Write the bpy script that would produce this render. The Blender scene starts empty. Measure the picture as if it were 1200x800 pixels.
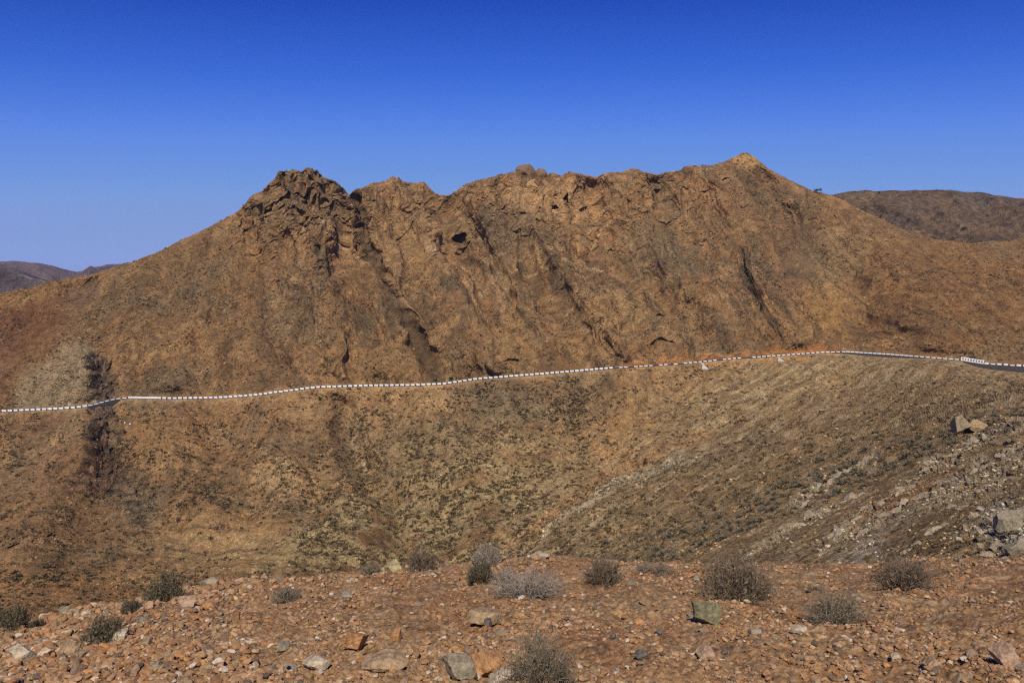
import bpy, math, random
import numpy as np
rng = np.random.default_rng(7)
random.seed(7)
S = bpy.context.scene
COL = S.collection

# ------------------------------------------------------------------ camera maths (real metres, camera at the origin)
F = 933.0
TH = math.radians(4.3)
CT, ST = math.cos(TH), math.sin(TH)
def ray(px, py):
    a = (np.asarray(px, float) - 600.0) / F
    b = (400.0 - np.asarray(py, float)) / F
    dy = CT + b * ST
    dz = -ST + b * CT
    return a / dy, dz / dy                       # X/Y, Z/Y
def P(px, py, Y):
    kx, kz = ray(px, py)
    return np.stack([kx * Y, Y + 0 * kx, kz * Y], -1)

# ------------------------------------------------------------------ noise
_tab = rng.random((256, 256)).astype(np.float32)
_ang = _tab * 2 * np.pi
_gx, _gy = np.cos(_ang), np.sin(_ang)
def pn(x, y, s=0):
    x = x + 17.31 * s + 1000.0; y = y + 9.73 * s + 1000.0
    xi = np.floor(x); yi = np.floor(y)
    fx = (x - xi).astype(np.float32); fy = (y - yi).astype(np.float32)
    xi = xi.astype(np.int64) & 255; yi = yi.astype(np.int64) & 255
    x1 = (xi + 1) & 255; y1 = (yi + 1) & 255
    u = fx * fx * fx * (fx * (fx * 6 - 15) + 10); v = fy * fy * fy * (fy * (fy * 6 - 15) + 10)
    a = _gx[xi, yi] * fx + _gy[xi, yi] * fy
    b = _gx[x1, yi] * (fx - 1) + _gy[x1, yi] * fy
    c = _gx[xi, y1] * fx + _gy[xi, y1] * (fy - 1)
    d = _gx[x1, y1] * (fx - 1) + _gy[x1, y1] * (fy - 1)
    return ((a + (b - a) * u) * (1 - v) + (c + (d - c) * u) * v) * 1.5
def fbm(x, y, s=0, o=4, g=0.5):
    r = 0; A = 1; n = 0
    for k in range(o):
        r = r + A * pn(x * 2**k, y * 2**k, s + 3 * k); n += A; A *= g
    return r / n * 1.3
def ridged(x, y, s=0, o=4, g=0.5):
    r = 0; A = 1; n = 0
    for k in range(o):
        r = r + A * (1 - np.abs(pn(x * 2**k, y * 2**k, s + 5 * k)) * 2); n += A; A *= g
    return r / n                                  # about -.2 .. 1, high on crests
def cells(x, y, s=0, tilt=False):
    ox = np.zeros(x.shape)
    # worley noise: F1, F2-F1, cell value (+ tilted facet)
    xi = np.floor(x).astype(np.int64); yi = np.floor(y).astype(np.int64)
    f1 = np.full(x.shape, 9.0, np.float32); f2 = f1.copy(); val = np.zeros(x.shape, np.float32)
    for dx in (-1, 0, 1):
        for dy in (-1, 0, 1):
            cx = xi + dx; cy = yi + dy
            a = (cx * 7 + s * 31) & 255; b = (cy * 3 + cx + s * 13) & 255
            px = cx + _tab[a, b]; py = cy + _tab[b, (a + 91) & 255]
            d = ((x - px)**2 + (y - py)**2).astype(np.float32)
            m = d < f1
            if tilt: ox = np.where(m, (x - px) * (_tab[(a + 7) & 255, b] - .5) + (y - py) * (_tab[a, (b + 19) & 255] - .5), ox)
            f2 = np.where(m, f1, np.minimum(f2, d)); val = np.where(m, _tab[(a + 40) & 255, (b + 77) & 255], val); f1 = np.where(m, d, f1)
    r_ = (np.sqrt(f1), np.sqrt(f2) - np.sqrt(f1), val)
    return r_ + (ox.astype(np.float32),) if tilt else r_
def ss(e0, e1, x):
    t = np.clip((x - e0) / (e1 - e0), 0, 1); return t * t * (3 - 2 * t)
def smooth1(y, n):
    k = np.ones(n) / n
    return np.convolve(np.pad(y, n // 2, mode='edge'), k, 'valid')[:len(y)]

# ------------------------------------------------------------------ object helpers
def tag(o, label=None, cat=None, group=None, kind=None):
    if label: o['label'] = label
    if cat: o['category'] = cat
    if group: o['group'] = group
    if kind: o['kind'] = kind
    return o
def mesh_np(name, V, Fc, mat, col=None, smooth=True):
    """V (n,3); Fc (m,3|4) all the same size"""
    me = bpy.data.meshes.new(name)
    V = np.ascontiguousarray(V, np.float32); Fc = np.ascontiguousarray(Fc, np.int32)
    me.vertices.add(len(V)); me.vertices.foreach_set('co', V.ravel())
    k = Fc.shape[1]
    me.loops.add(Fc.size); me.loops.foreach_set('vertex_index', Fc.ravel())
    me.polygons.add(len(Fc)); me.polygons.foreach_set('loop_start', np.arange(0, Fc.size, k, dtype=np.int32))
    me.update(calc_edges=True)
    me.polygons.foreach_set('use_smooth', np.full(len(Fc), smooth)); 
    if col is not None:
        at = me.color_attributes.new('Col', 'FLOAT_COLOR', 'POINT')
        c4 = np.ones((len(V), 4), np.float32); c4[:, :3] = col
        at.data.foreach_set('color', c4.ravel())
    if mat: me.materials.append(mat)
    me.update()
    return me
def link(name, me, parent=None):
    o = bpy.data.objects.new(name, me); COL.objects.link(o)
    if parent: o.parent = parent
    return o
def empty(name, loc=(0, 0, 0)):
    o = bpy.data.objects.new(name, None); COL.objects.link(o); o.location = loc
    o.empty_display_size = .2
    return o
def grid_faces(nr, nc):
    i = np.arange(nr - 1)[:, None] * nc + np.arange(nc - 1)[None]
    return np.stack([i, i + 1, i + nc + 1, i + nc], -1).reshape(-1, 4)

# ------------------------------------------------------------------ materials
def new_mat(name):
    m = bpy.data.materials.new(name); m.use_nodes = True
    nt = m.node_tree; b = nt.nodes['Principled BSDF']
    b.inputs['Roughness'].default_value = .95; b.inputs['Specular IOR Level'].default_value = .12
    return m, nt, b
def ramp(nt, fac, stops):
    r = nt.nodes.new('ShaderNodeValToRGB'); e = r.color_ramp.elements
    while len(e) < len(stops): e.new(.5)
    for k, (p, c) in enumerate(stops):
        e[k].position = p; e[k].color = (*c, 1) if len(c) == 3 else c
    nt.links.new(fac, r.inputs[0]); return r.outputs[0]
def noise(nt, scale, detail=4, rough=.55, kind='ShaderNodeTexNoise', coord='Object'):
    tc = nt.nodes.new('ShaderNodeTexCoord'); n = nt.nodes.new(kind)
    n.inputs['Scale'].default_value = scale
    if kind == 'ShaderNodeTexNoise':
        n.inputs['Detail'].default_value = detail; n.inputs['Roughness'].default_value = rough
    nt.links.new(tc.outputs[coord], n.inputs['Vector']); return n
def mult(nt, a, b, fac=1.0, mode='MULTIPLY'):
    m = nt.nodes.new('ShaderNodeMix'); m.data_type = 'RGBA'; m.blend_type = mode
    m.inputs[0].default_value = fac
    nt.links.new(a, m.inputs[6]); nt.links.new(b, m.inputs[7]); return m.outputs[2]
def bump(nt, b, h, strength, dist):
    n = nt.nodes.new('ShaderNodeBump'); n.inputs['Strength'].default_value = strength; n.inputs['Distance'].default_value = dist
    nt.links.new(h, n.inputs['Height']); nt.links.new(n.outputs[0], b.inputs['Normal'])
def attr_mat(name, scale1, scale2, bscale, bstr, bdist, speck=False):
    m, nt, b = new_mat(name)
    a = nt.nodes.new('ShaderNodeAttribute'); a.attribute_name = 'Col'
    n1 = noise(nt, scale1, 6, .65); n2 = noise(nt, scale2, 3, .6)
    c1 = ramp(nt, n1.outputs[0], [(.3, (.62, .6, .6)), (.5, (1, 1, 1)), (.72, (1.35, 1.3, 1.22))])
    c2 = ramp(nt, n2.outputs[0], [(.36, (.62, .60, .58)), (.5, (1, 1, 1)), (.64, (1.40, 1.34, 1.26))])
    c = mult(nt, mult(nt, a.outputs['Color'], c1), c2)
    if speck:
        for sc_, lo, hi, dark in ((.55 * float(speck), .10, .24, (.45, .43, .38)), (.8 * float(speck), .07, .16, (1.5, 1.45, 1.35))):
            vn = noise(nt, sc_, kind='ShaderNodeTexVoronoi'); c = mult(nt, c, ramp(nt, vn.outputs['Distance'], [(lo, dark), (hi, (1, 1, 1))]))
    nt.links.new(c, b.inputs['Base Color'])
    bump(nt, b, noise(nt, bscale, 6, .7).outputs[0], bstr, bdist)
    return m
M_mount = attr_mat('mountain_rock_and_soil', .45, 1.6, 1.1, 1.0, 1.3, True)
M_near = attr_mat('near_stony_soil', 1.7, 14, 9, .9, .06)
M_far = attr_mat('far_hill_soil', .03, .16, .12, 1.0, 12, .12)

def stone_mat(name, tones, scale=3.5):
    m, nt, b = new_mat(name)
    oi = nt.nodes.new('ShaderNodeObjectInfo')
    n = len(tones)
    base = ramp(nt, oi.outputs['Random'], [(k / n, t) for k, t in enumerate(tones)])
    nt.nodes[-1].color_ramp.interpolation = 'LINEAR'
    n1 = noise(nt, scale, 6, .65)
    c1 = ramp(nt, n1.outputs[0], [(.3, (.5, .47, .45)), (.5, (1, 1, 1)), (.75, (1.45, 1.4, 1.3))])
    n2 = noise(nt, scale * 4, 4, .7)
    c2 = ramp(nt, n2.outputs[0], [(.35, (.7, .68, .66)), (.55, (1.08, 1.06, 1.04))])
    nt.links.new(mult(nt, mult(nt, base, c1), c2), b.inputs['Base Color'])
    bump(nt, b, n2.outputs[0], .5, .08)
    return m
TAN, ORG, RUST, GREY, DGREY, PALE, PINK, OLIV = (.33,.225,.12), (.36,.19,.08), (.24,.13,.06), (.26,.215,.14), (.12,.105,.085), (.42,.335,.22), (.35,.23,.145), (.20,.18,.10)
M_stone = stone_mat('stone_mixed', [TAN, RUST, GREY, ORG, TAN, PALE, (.30,.18,.10), PINK, GREY])
M_outcrop = stone_mat('outcrop_stone', [TAN, GREY, (.30,.22,.13), (.26,.19,.12), PALE, (.22,.16,.10)], 1.5)
M_s = {k: stone_mat('stone_' + k, [c, tuple(v * 1.05 for v in c)]) for k, c in dict(grey=GREY, dark_grey=DGREY, tan=TAN, orange=ORG, rust=RUST, pale=PALE, pink=PINK, olive=OLIV, yellow=(.33,.27,.14), summit=(.20,.125,.068)).items()}
def gravel_mat():
    m, nt, b = new_mat('gravel_stones')
    a = nt.nodes.new('ShaderNodeAttribute'); a.attribute_name = 'Col'
    n = noise(nt, 30, 4, .7)
    nt.links.new(mult(nt, a.outputs['Color'], ramp(nt, n.outputs[0], [(.3, (.65, .62, .6)), (.6, (1.15, 1.12, 1.1))])), b.inputs['Base Color'])
    return m
M_gravel = gravel_mat()
def plant_mat(name, c0, c1):
    m, nt, b = new_mat(name)
    a = noise(nt, 4.0, 3, .6)
    nt.links.new(ramp(nt, a.outputs[0], [(.3, c0), (.7, c1)]), b.inputs['Base Color'])
    b.inputs['Specular IOR Level'].default_value = .05
    return m
M_pl = dict(brown=plant_mat('twigs_brown', (.15,.105,.065), (.27,.20,.125)), grey=plant_mat('twigs_grey', (.19,.145,.09), (.32,.25,.16)),
            pale=plant_mat('twigs_pale', (.24,.195,.135), (.40,.33,.235)), green=plant_mat('twigs_green', (.125,.098,.05), (.23,.18,.10)),
            dark=plant_mat('twigs_dark', (.09,.075,.045), (.17,.14,.085)), leaf=plant_mat('tree_leaves', (.02,.045,.012), (.05,.10,.03)),
            scrub=plant_mat('scrub_leaves', (.11,.095,.055), (.22,.185,.115)))
def plain(name, c, var=.15, rough=.9, scale=2.0):
    m, nt, b = new_mat(name); b.inputs['Roughness'].default_value = rough
    n = noise(nt, scale, 5, .6)
    nt.links.new(ramp(nt, n.outputs[0], [(.3, tuple(v * (1 - var) for v in c)), (.7, tuple(min(1, v * (1 + var)) for v in c))]), b.inputs['Base Color'])
    return m
M_white = plain('white_paint', (.78,.76,.71), .16, .7, 1.3)
M_asph = plain('asphalt', (.055,.055,.055), .2, .9, .5)
M_wall = plain('basalt_masonry', (.07,.058,.048), .5, .95, 1.6)
M_conc = plain('pale_concrete', (.46,.40,.31), .15, .9, .5)

# ------------------------------------------------------------------ curves read off the landscape
NC = 1640
PX = np.linspace(-90, 1290, NC)
def curve(pts, sm=1):
    a = np.array(pts, float); y = np.interp(PX, a[:, 0], a[:, 1])
    return smooth1(y, sm) if sm > 1 else y
road_y = curve([(-90,486),(0,483),(50,481),(80,479.5),(100,477.5),(115,474),(132,469),(150,467),(200,468),(260,467),(300,464),(330,460),(370,455),(430,453),(480,452.5),(520,451),(540,448),(560,445),(650,438),(720,432),(800,427),(860,421),(920,417),(960,414),(990,413),(1040,416),(1125,422.5),(1150,427),(1200,430),(1290,433)], 15)
sky_j = np.array([0])
sky_y = curve([(-90,372),(0,344),(41,335),(60,329),(96,324),(124,316),(160,305),(190,293),(240,268),(262,257.5),(277,247),(295,231),(312,213),(322,204),(327,199.5),(333,200.5),(342,198),(351,200),(360,198.5),(374,199.5),(379,205),(389,207),(400,215),(406,223),(409,227.5),(413,224),(428,219),(435,214),(447,210.5),(460,208),(485,212),(497,211),(504,215),(515,222),(525,224),(540,221),(560,213),(575,207),(600,202),(607,201),(640,201),(648,201),(658,208),(668,203),(690,204),(698,207),(706,203),(720,202),(745,198),(760,202),(775,200),(800,196),(830,194),(845,190),(862,184),(870,180),(876,179),(884,183),(900,197),(925,211),(950,222),(975,229),(1000,242),(1040,260),(1070,273),(1100,281),(1137,285),(1200,280),(1290,262)], 1)
road_Y = curve([(-90,418),(0,428),(80,430),(105,434),(130,444),(160,452),(230,452),(330,446),(400,450),(480,447),(530,450),(560,455),(650,460),(720,468),(860,480),(980,486),(1060,472),(1125,455),(1200,440),(1290,425)], 41)
ridge_Y = curve([(-90,600),(0,590),(130,585),(250,605),(340,590),(400,600),(430,640),(500,655),(620,640),(680,660),(750,665),(873,710),(1000,690),(1140,655),(1290,640)], 61)
# lower slope: distance of the surface along each picture column (foot of slope .. road)
lowtab = {-90:[(740,215),(690,262),(640,308),(560,365)], 0:[(740,215),(690,265),(640,312),(560,370)], 200:[(740,215),(690,280),(620,340),(540,400)], 400:[(740,205),(700,240),(650,298),(600,343),(520,402)],
 550:[(740,190),(700,230),(650,285),(600,335),(520,398)], 640:[(740,140),(700,175),(650,240),(600,318),(580,345),(520,400)], 750:[(740,88),(700,120),(650,180),(600,255),(548,378),(500,420)],
 850:[(740,62),(700,85),(650,128),(600,190),(550,280),(508,400),(460,448)], 1000:[(740,38),(700,50),(650,77),(600,118),(550,180),(500,285),(455,440)],
 1100:[(740,28),(700,36),(650,53),(600,80),(550,124),(500,200),(450,360)], 1200:[(740,22),(700,29),(650,41),(600,60),(550,92),(500,150),(460,262)], 1290:[(740,18),(700,24),(650,33),(600,48),(550,75),(500,122),(460,215)]}
PB = 735.0                                        # picture row of the mesh's near edge
N1, N2, N3, N0 = 390, 420, 60, 24
v1 = np.linspace(0, 1, N1)
keys = sorted(lowtab)
def column_Y(k, pyrow, ry, rY):
    a = sorted(lowtab[k]); yy = [ry] + [p[0] for p in a]; YY = [rY] + [p[1] for p in a]
    return np.interp(pyrow, yy, np.log(YY))
low_py = PB + (road_y[None] - PB) * v1[:, None]   # rows x cols
# evaluate each key column on a fixed set of rows (relative v) and blend across with smooth interpolation
keyY = []
for k in keys:
    i = int(np.argmin(abs(PX - k)))
    keyY.append(column_Y(k, low_py[:, i], road_y[i], road_Y[i]))
keyY = np.array(keyY)                              # key x rows (log)
low_Y = np.empty((N1, NC))
for r in range(N1):
    low_Y[r] = smooth1(np.interp(PX, keys, keyY[:, r]), 61)
for _ in range(2):
    t = low_Y.copy()
    for c0 in range(0, NC):
        t[:, c0] = np.convolve(np.pad(low_Y[:, c0], 9, mode='reflect', reflect_type='odd'), np.ones(19) / 19, 'valid')
    low_Y = t
low_Y = np.exp(low_Y)
low_Y += (road_Y[None] - low_Y[-1:]) * (v1[:, None]**6)
# upper slope
BW = 8.0
kx, kz_r = ray(PX, road_y)
zr = kz_r * road_Y                                 # road level
kz_in = zr / (road_Y + BW)
def z2py(kz):                                      # inverse of ray's second part
    b = (kz * CT + ST) / (CT - kz * ST); return 400 - b * F
in_y = z2py(kz_in)
v2 = np.linspace(0, 1, N2)
up_py = in_y[None] + (sky_y[None] - in_y[None]) * v2[:, None]
prof = (v2 * .80 + .20 * v2**2)[:, None]
up_Y = (road_Y + BW)[None] * (1 - prof) + ridge_Y[None] * prof
# ------------------------------------------------------------------ relief drawn as gullies and spurs
PXg = np.broadcast_to(PX, (N1 + N2, NC)); PYg = np.concatenate([low_py, up_py], 0); Yg = np.concatenate([low_Y, up_Y], 0)
def line_mask(pts, w, w2=None, asym=0):
    """soft mask round a polyline drawn in picture units on the slope; w may grow along the line to w2"""
    out = np.zeros(PXg.shape, np.float32)
    pts = np.array(pts, float); n = len(pts) - 1; w2 = w2 or w
    for k in range(n):
        a, b = pts[k], pts[k + 1]; W = w + (w2 - w) * (k + .5) / n; R = W * 2.6
        c0, c1 = np.searchsorted(PX, [min(a[0], b[0]) - R, max(a[0], b[0]) + R])
        if c1 <= c0: continue
        X = PXg[:, c0:c1]; Y = PYg[:, c0:c1]
        rs = np.where(((Y > min(a[1], b[1]) - R) & (Y < max(a[1], b[1]) + R)).any(1))[0]
        if not len(rs): continue
        r0, r1 = rs[0], rs[-1] + 1
        X = X[r0:r1]; Y = Y[r0:r1]; d = b - a
        t = np.clip(((X - a[0]) * d[0] + (Y - a[1]) * d[1]) / (d @ d), 0, 1)
        q = (X - a[0] - t * d[0])**2 + (Y - a[1] - t * d[1])**2
        m = np.exp(-q / (W * W))
        out[r0:r1, c0:c1] = np.maximum(out[r0:r1, c0:c1], m)
    return out
def blob(cx, cy, rx, ry, rot=0):
    c, s = math.cos(math.radians(rot)), math.sin(math.radians(rot))
    X = PXg - cx; Y = PYg - cy
    return np.exp(-(((X * c + Y * s) / rx)**2 + ((-X * s + Y * c) / ry)**2)).astype(np.float32)

wx = fbm(PXg / 40, PYg / 40, 50, 3) * 7; wy = fbm(PXg / 40, PYg / 40, 51, 3) * 7
oPX, oPY = PXg, PYg
PXg = PXg + wx; PYg = PYg + wy                     # wander the drawn lines a little
rel = np.zeros(Yg.shape, np.float32)               # metres away from the viewer
def G(pts, w, depth, w2=None):
    global rel
    rel += depth * line_mask(pts, w, w2)
# gullies (+) and spurs (-)
G([(415,222),(426,262),(438,300),(460,350),(485,395),(512,440)], 8, 15, 11)
G([(436,240),(450,300),(478,350),(506,395)], 14, -7, 20)
G([(600,280),(650,340),(690,400)], 18, 4, 26)
G([(560,250),(610,330),(650,400)], 16, -8, 24)
G([(398,225),(418,262),(428,300)], 9, -9)
G([(540,225),(545,262),(560,300),(590,340),(630,390),(660,428)], 16, 7, 24)
G([(500,225),(505,260),(512,300),(520,350),(548,400),(575,430)], 16, -10, 22)
G([(460,215),(470,260),(470,310),(455,360),(440,420)], 20, -7, 28)
G([(690,215),(700,260),(735,310),(780,360),(815,415)], 14, 12, 24)
G([(650,215),(650,250),(668,300),(700,350),(735,400)], 18, -12, 26)
G([(760,205),(790,260),(830,310),(870,360),(900,405)], 16, 9, 24)
G([(735,205),(760,250),(800,310),(840,370),(862,410)], 12, -8, 18)
G([(835,200),(870,250),(905,300),(925,350),(935,400)], 24, -20, 34)
G([(890,225),(935,280),(985,335),(1003,370),(990,410)], 26, 26, 44)
G([(1060,280),(1100,330),(1130,390)], 46, -12, 50)
G([(930,225),(990,262),(1040,290),(1080,330),(1090,400)], 22, -12, 34)
G([(330,290),(310,340),(300,390),(335,440)], 20, 8, 22)
G([(262,275),(235,330),(215,380),(205,440)], 26, -9, 34)
G([(380,300),(385,350),(382,420)], 22, -7)
G([(115,320),(70,360),(20,400),(-20,430)], 15, 14, 26)
G([(160,320),(100,360),(40,420),(0,450)], 18, -8, 26)
rel[:N1] *= 0
# spur at left end cut by the ravine
G([(92,420),(84,440)], 26, -9, 28)
G([(112,420),(122,440),(132,468)], 9, 13, 14)
G([(124,478),(118,500),(130,530),(150,560)], 15, 9, 20)
G([(140,560),(165,590),(190,630)], 26, 6, 34)
G([(100,490),(88,530),(60,580),(30,640)], 30, -16, 40)
G([(205,490),(215,540),(235,590)], 34, -9, 40)
G([(250,500),(270,550),(300,600)], 20, 5, 24)
G([(320,480),(330,540),(330,600)], 30, -8)
G([(400,480),(420,530),(455,580),(465,640)], 16, 9, 20)
G([(500,470),(530,520),(560,590),(570,640)], 34, -7)
G([(645,480),(665,520),(700,560)], 20, 5)
G([(735,460),(745,500),(760,530)], 24, -6)
# valley floor gully and benches on the right slope
near = np.clip(Yg / 300, .12, 1)
G([(470,700),(560,660),(625,628),(665,592),(700,568),(745,548),(800,525),(860,500),(930,475)], 9, 11)
G([(640,640),(720,590),(800,552),(900,520)], 16, -7)
G([(395,470),(405,520),(440,570),(462,610),(468,650)], 13, 7, 16)
for dy in (35, 75, 115, 160):
    rel += (-1)**(dy % 2) * line_mask([(600,690+dy*.6),(760,600+dy*.6),(900,530+dy*.6),(1060,470+dy*.6),(1290,400+dy*.55)], 12) * 6 * near * (1 if dy in (75,160) else -1)
damp_w = np.concatenate([1 - np.exp(-((oPY[:N1] - road_y[None]) / 9)**2), 1 - np.exp(-((oPY[N1:] - in_y[None]) / 11)**2)], 0)
damp = np.concatenate([1 - np.exp(-((oPY[:N1] - road_y[None]) / 3.2)**2), 1 - np.exp(-((oPY[N1:] - in_y[None]) / 3.2)**2)], 0)
edge = np.concatenate([np.ones((N1, NC)), ss(0, 14, oPY[N1:] - sky_y[None])], 0)
Yg = Yg + rel * damp_w * edge
PYx, PXx = oPY, oPX
base = P(oPX, oPY, Yg)
# surface coordinates in metres
U = np.broadcast_to((PX - 600) / F * 470, Yg.shape) * np.clip(Yg / 470, .05, 1.6)**1.0
dv = np.linalg.norm(np.diff(base, axis=0), axis=2); Vc = np.concatenate([np.zeros((1, NC)), np.cumsum(dv, 0)], 0)
Vc = Vc - Vc[N1:N1+1]
Uc = np.broadcast_to(base[..., 0][N1], Yg.shape) * .0 + base[..., 0]
def normals(Pg):
    dx = np.gradient(Pg, axis=1); dy = np.gradient(Pg, axis=0)
    n = np.cross(dx, dy); n /= np.linalg.norm(n, axis=2, keepdims=True) + 1e-9
    return n
sm = base.copy()
Nn = normals(sm)
for ax in (0, 1):
    for _ in range(2):
        Nn = (Nn + np.roll(Nn, 3, ax) + np.roll(Nn, -3, ax)) / 3
Nn /= np.linalg.norm(Nn, axis=2, keepdims=True)
if Nn[:, :, 1].mean() > 0: Nn = -Nn

# masks --------------------------------------------------------------------
upm = np.zeros(Yg.shape, np.float32); upm[N1:] = 1
hfrac = np.concatenate([np.zeros((N1, NC)), np.broadcast_to(v2[:, None], (N2, NC))], 0)
nz1 = fbm(PXx / 60, PYx / 60, 1, 4)
rock = np.clip(ss(.58, .9, hfrac + nz1 * .35) * ss(250, 300, PXx) * (1 - .8 * ss(790, 880, PXx)) + blob(350,245,62,50) * 1.4 + blob(470,250,70,60) * .5 + blob(640,235,95,42), 0, 1)
rock = np.maximum.reduce([rock, 1.0 * line_mask([(116,425),(128,470),(118,500),(130,560),(150,600)], 22), .4 * blob(78,450,52,30,-24), .4 * blob(60,560,60,50)])
rock = np.maximum(rock, .55 * blob(690,370,60,45)); rock = np.maximum(rock, .5 * blob(330,340,50,50)); rock = np.maximum(rock, .6*blob(140,400,40,30))
rock = np.maximum(rock, .7 * blob(40,640,50,16,-15)); rock = np.maximum(rock, .45 * blob(790,380,40,50)); rock = np.maximum(rock, .45 * blob(80,540,70,40))
rock = np.maximum(rock, ss(.30,.62, fbm(PXx/50,PYx/38,9,4)) * .55 * upm)
strata = np.maximum.reduce([line_mask([(868,658),(900,632),(940,606),(975,590)], 7), line_mask([(958,640),(1000,612),(1050,578),(1090,545)], 7), line_mask([(1085,548),(1140,520),(1200,492),(1260,470)], 9),
   line_mask([(1000,625),(1060,590),(1110,560),(1190,528),(1270,500)], 7), blob(1175,620,55,40), line_mask([(930,590),(980,555),(1020,535)], 9), line_mask([(700,572),(760,548),(820,535)], 5), blob(1150,560,60,25,-20)])
rockr = np.clip(strata, 0, 1)
scale_l = np.clip(Yg / 450, .06, 1.4)              # local metre scale so that near slopes carry finer relief
Wx, Wz = Uc, Vc                                    # metres
q = fbm(Wx / 30, Wz / 30, 12, 3) * 12
disp = 3.2 * fbm(Wx / 45, Wz / 45, 20, 4) * np.clip(scale_l, .1, 1)
drain = ridged((Wx + q + Wz * .25) / 26, Wz / 150, 22, 3)
disp += upm * (drain - .5) * 5.0 * ss(0, .15, hfrac)
drl = ridged((Wx + q * 1.2 - Wz * .1) / 34, Wz / 170, 23, 3)
lefts = (1 - upm) * (1 - ss(620, 760, PXx + (PYx - 560) * 1.1))
disp += lefts * (drl - .5) * 2.0
rights = (1 - upm) * ss(600, 760, PXx + (PYx - 560) * 1.1)
n_rough = fbm(PXx / 34, PYx / 26, 95, 4)
kk = np.interp(PXx, [-90, 100, 200, 300, 400, 520, 700, 880, 1000, 1150, 1290], [-.55, -.45, -.35, -.05, .30, .50, .58, .55, .30, -.1, -.3])
ub = PXx - kk * (PYx - 330) + fbm(PXx / 45, PYx / 45, 140, 4) * 16
F1 = ridged(ub / 72, PYx / 330 + 3, 141, 2); F2 = ridged(ub / 20, PYx / 120, 142, 3); F3 = ridged(ub / 6.5, PYx / 45, 143, 3)
fpatch = ss(-.28, .22, fbm(PXx / 85, PYx / 70, 171, 3) + .10)
fallm = upm * (.22 + .78 * fpatch) * (.22 + .78 * ss(270, 370, PXx)) * (1 - .88 * ss(900, 1010, PXx)) + .30 * lefts * ss(640, 500, PYx) * np.concatenate([np.ones((N1, NC)), ss(0, .12, hfrac[N1:])], 0)
disp += fallm * ((F1 - .62) * 13.0 + (F2 - .55) * 3.0 + (F3 - .55) * 1.1 * ss(-.3, .3, fbm(PXx / 50, PYx / 40, 144, 3)))
# medium roughness
disp += 1.1 * fbm(Wx / 9, Wz / 9, 30, 4) * np.clip(scale_l * 1.3, .1, 1) + .45 * fbm(Wx / 2.6, Wz / 2.6, 31, 3) * np.clip(scale_l * 2, .25, 1)
# rock: fractured blocks
f1, e1, c1, o1 = cells((Wx + q * .6 + Wz * .5) / 17, (Wz - Wx * .3 + q) / 13, 1, True)
f2, e2, c2, o2 = cells((Wx + q * .3 + Wz * .4) / 7, (Wz - Wx * .35) / 5.5, 2, True)
f3, e3, c3 = cells((Wx + Wz * .3) / 3.0, (Wz - Wx * .3) / 2.2, 3)
blocks = 4.0 * (c1 - .5) + 9 * o1 + 2.0 * (c2 - .5) + 5 * o2 + .8 * (c3 - .5) - 1.6 * (1 - ss(0, .10, e1)) - 1.0 * (1 - ss(0, .12, e2))
pk = np.clip(blob(350,240,62,48) + .30 * blob(128,490,20,60), 0, 1)
blk = rock * blocks * np.clip(scale_l, .2, 1.2) * (.30 + .80 * pk + .35 * ss(.05, .4, n_rough) )
disp += upm * rock * (ridged((Wx + Wz * .35 + q * 1.5) / 42, (Wz - Wx * .1) / 70, 97, 3) - .5) * 9
fin2 = ridged((Wx * .9 + Wz * .5) / 9 + q / 14, (Wz * .9 - Wx * .5) / 5, 90, 4); blk += (upm * .8 + lefts * .5) * (fin2 - .5) * 1.7 * (.35 + .65 * ss(-.2, .35, n_rough)) * np.clip(scale_l, .2, 1.2)
n_a0 = fbm(PXx / 70, PYx / 50, 98, 4)
# stratified ledges on the right slope (along the contour of the slope, in picture-like direction)
sx = Uc / np.maximum(Yg, 1) * 120; 
st1 = (PXx * .50 + PYx * .86); st2 = (PXx * .86 - PYx * .50)
led = ridged(st2 / 90 + fbm(st1/40, st2/90, 3)*.5, st1 / 13, 40, 3)
disp += rights * (led - .55) * 1.1 * (.3 + ss(-.3, .4, n_a0)) * np.clip(Yg / 300, .12, 1)
g1, h1, k1 = cells(st2 / 9, st1 / 5.5, 5); g2, h2, k2 = cells(st2 / 4, st1 / 2.6, 6)
blk += rights * rockr * ((k1 - .35) * 1.7 + (k2 - .4) * 1.3 - .6 * (1 - ss(0, .2, h1))) * np.clip(Yg / 260, .10, 1)
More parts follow.
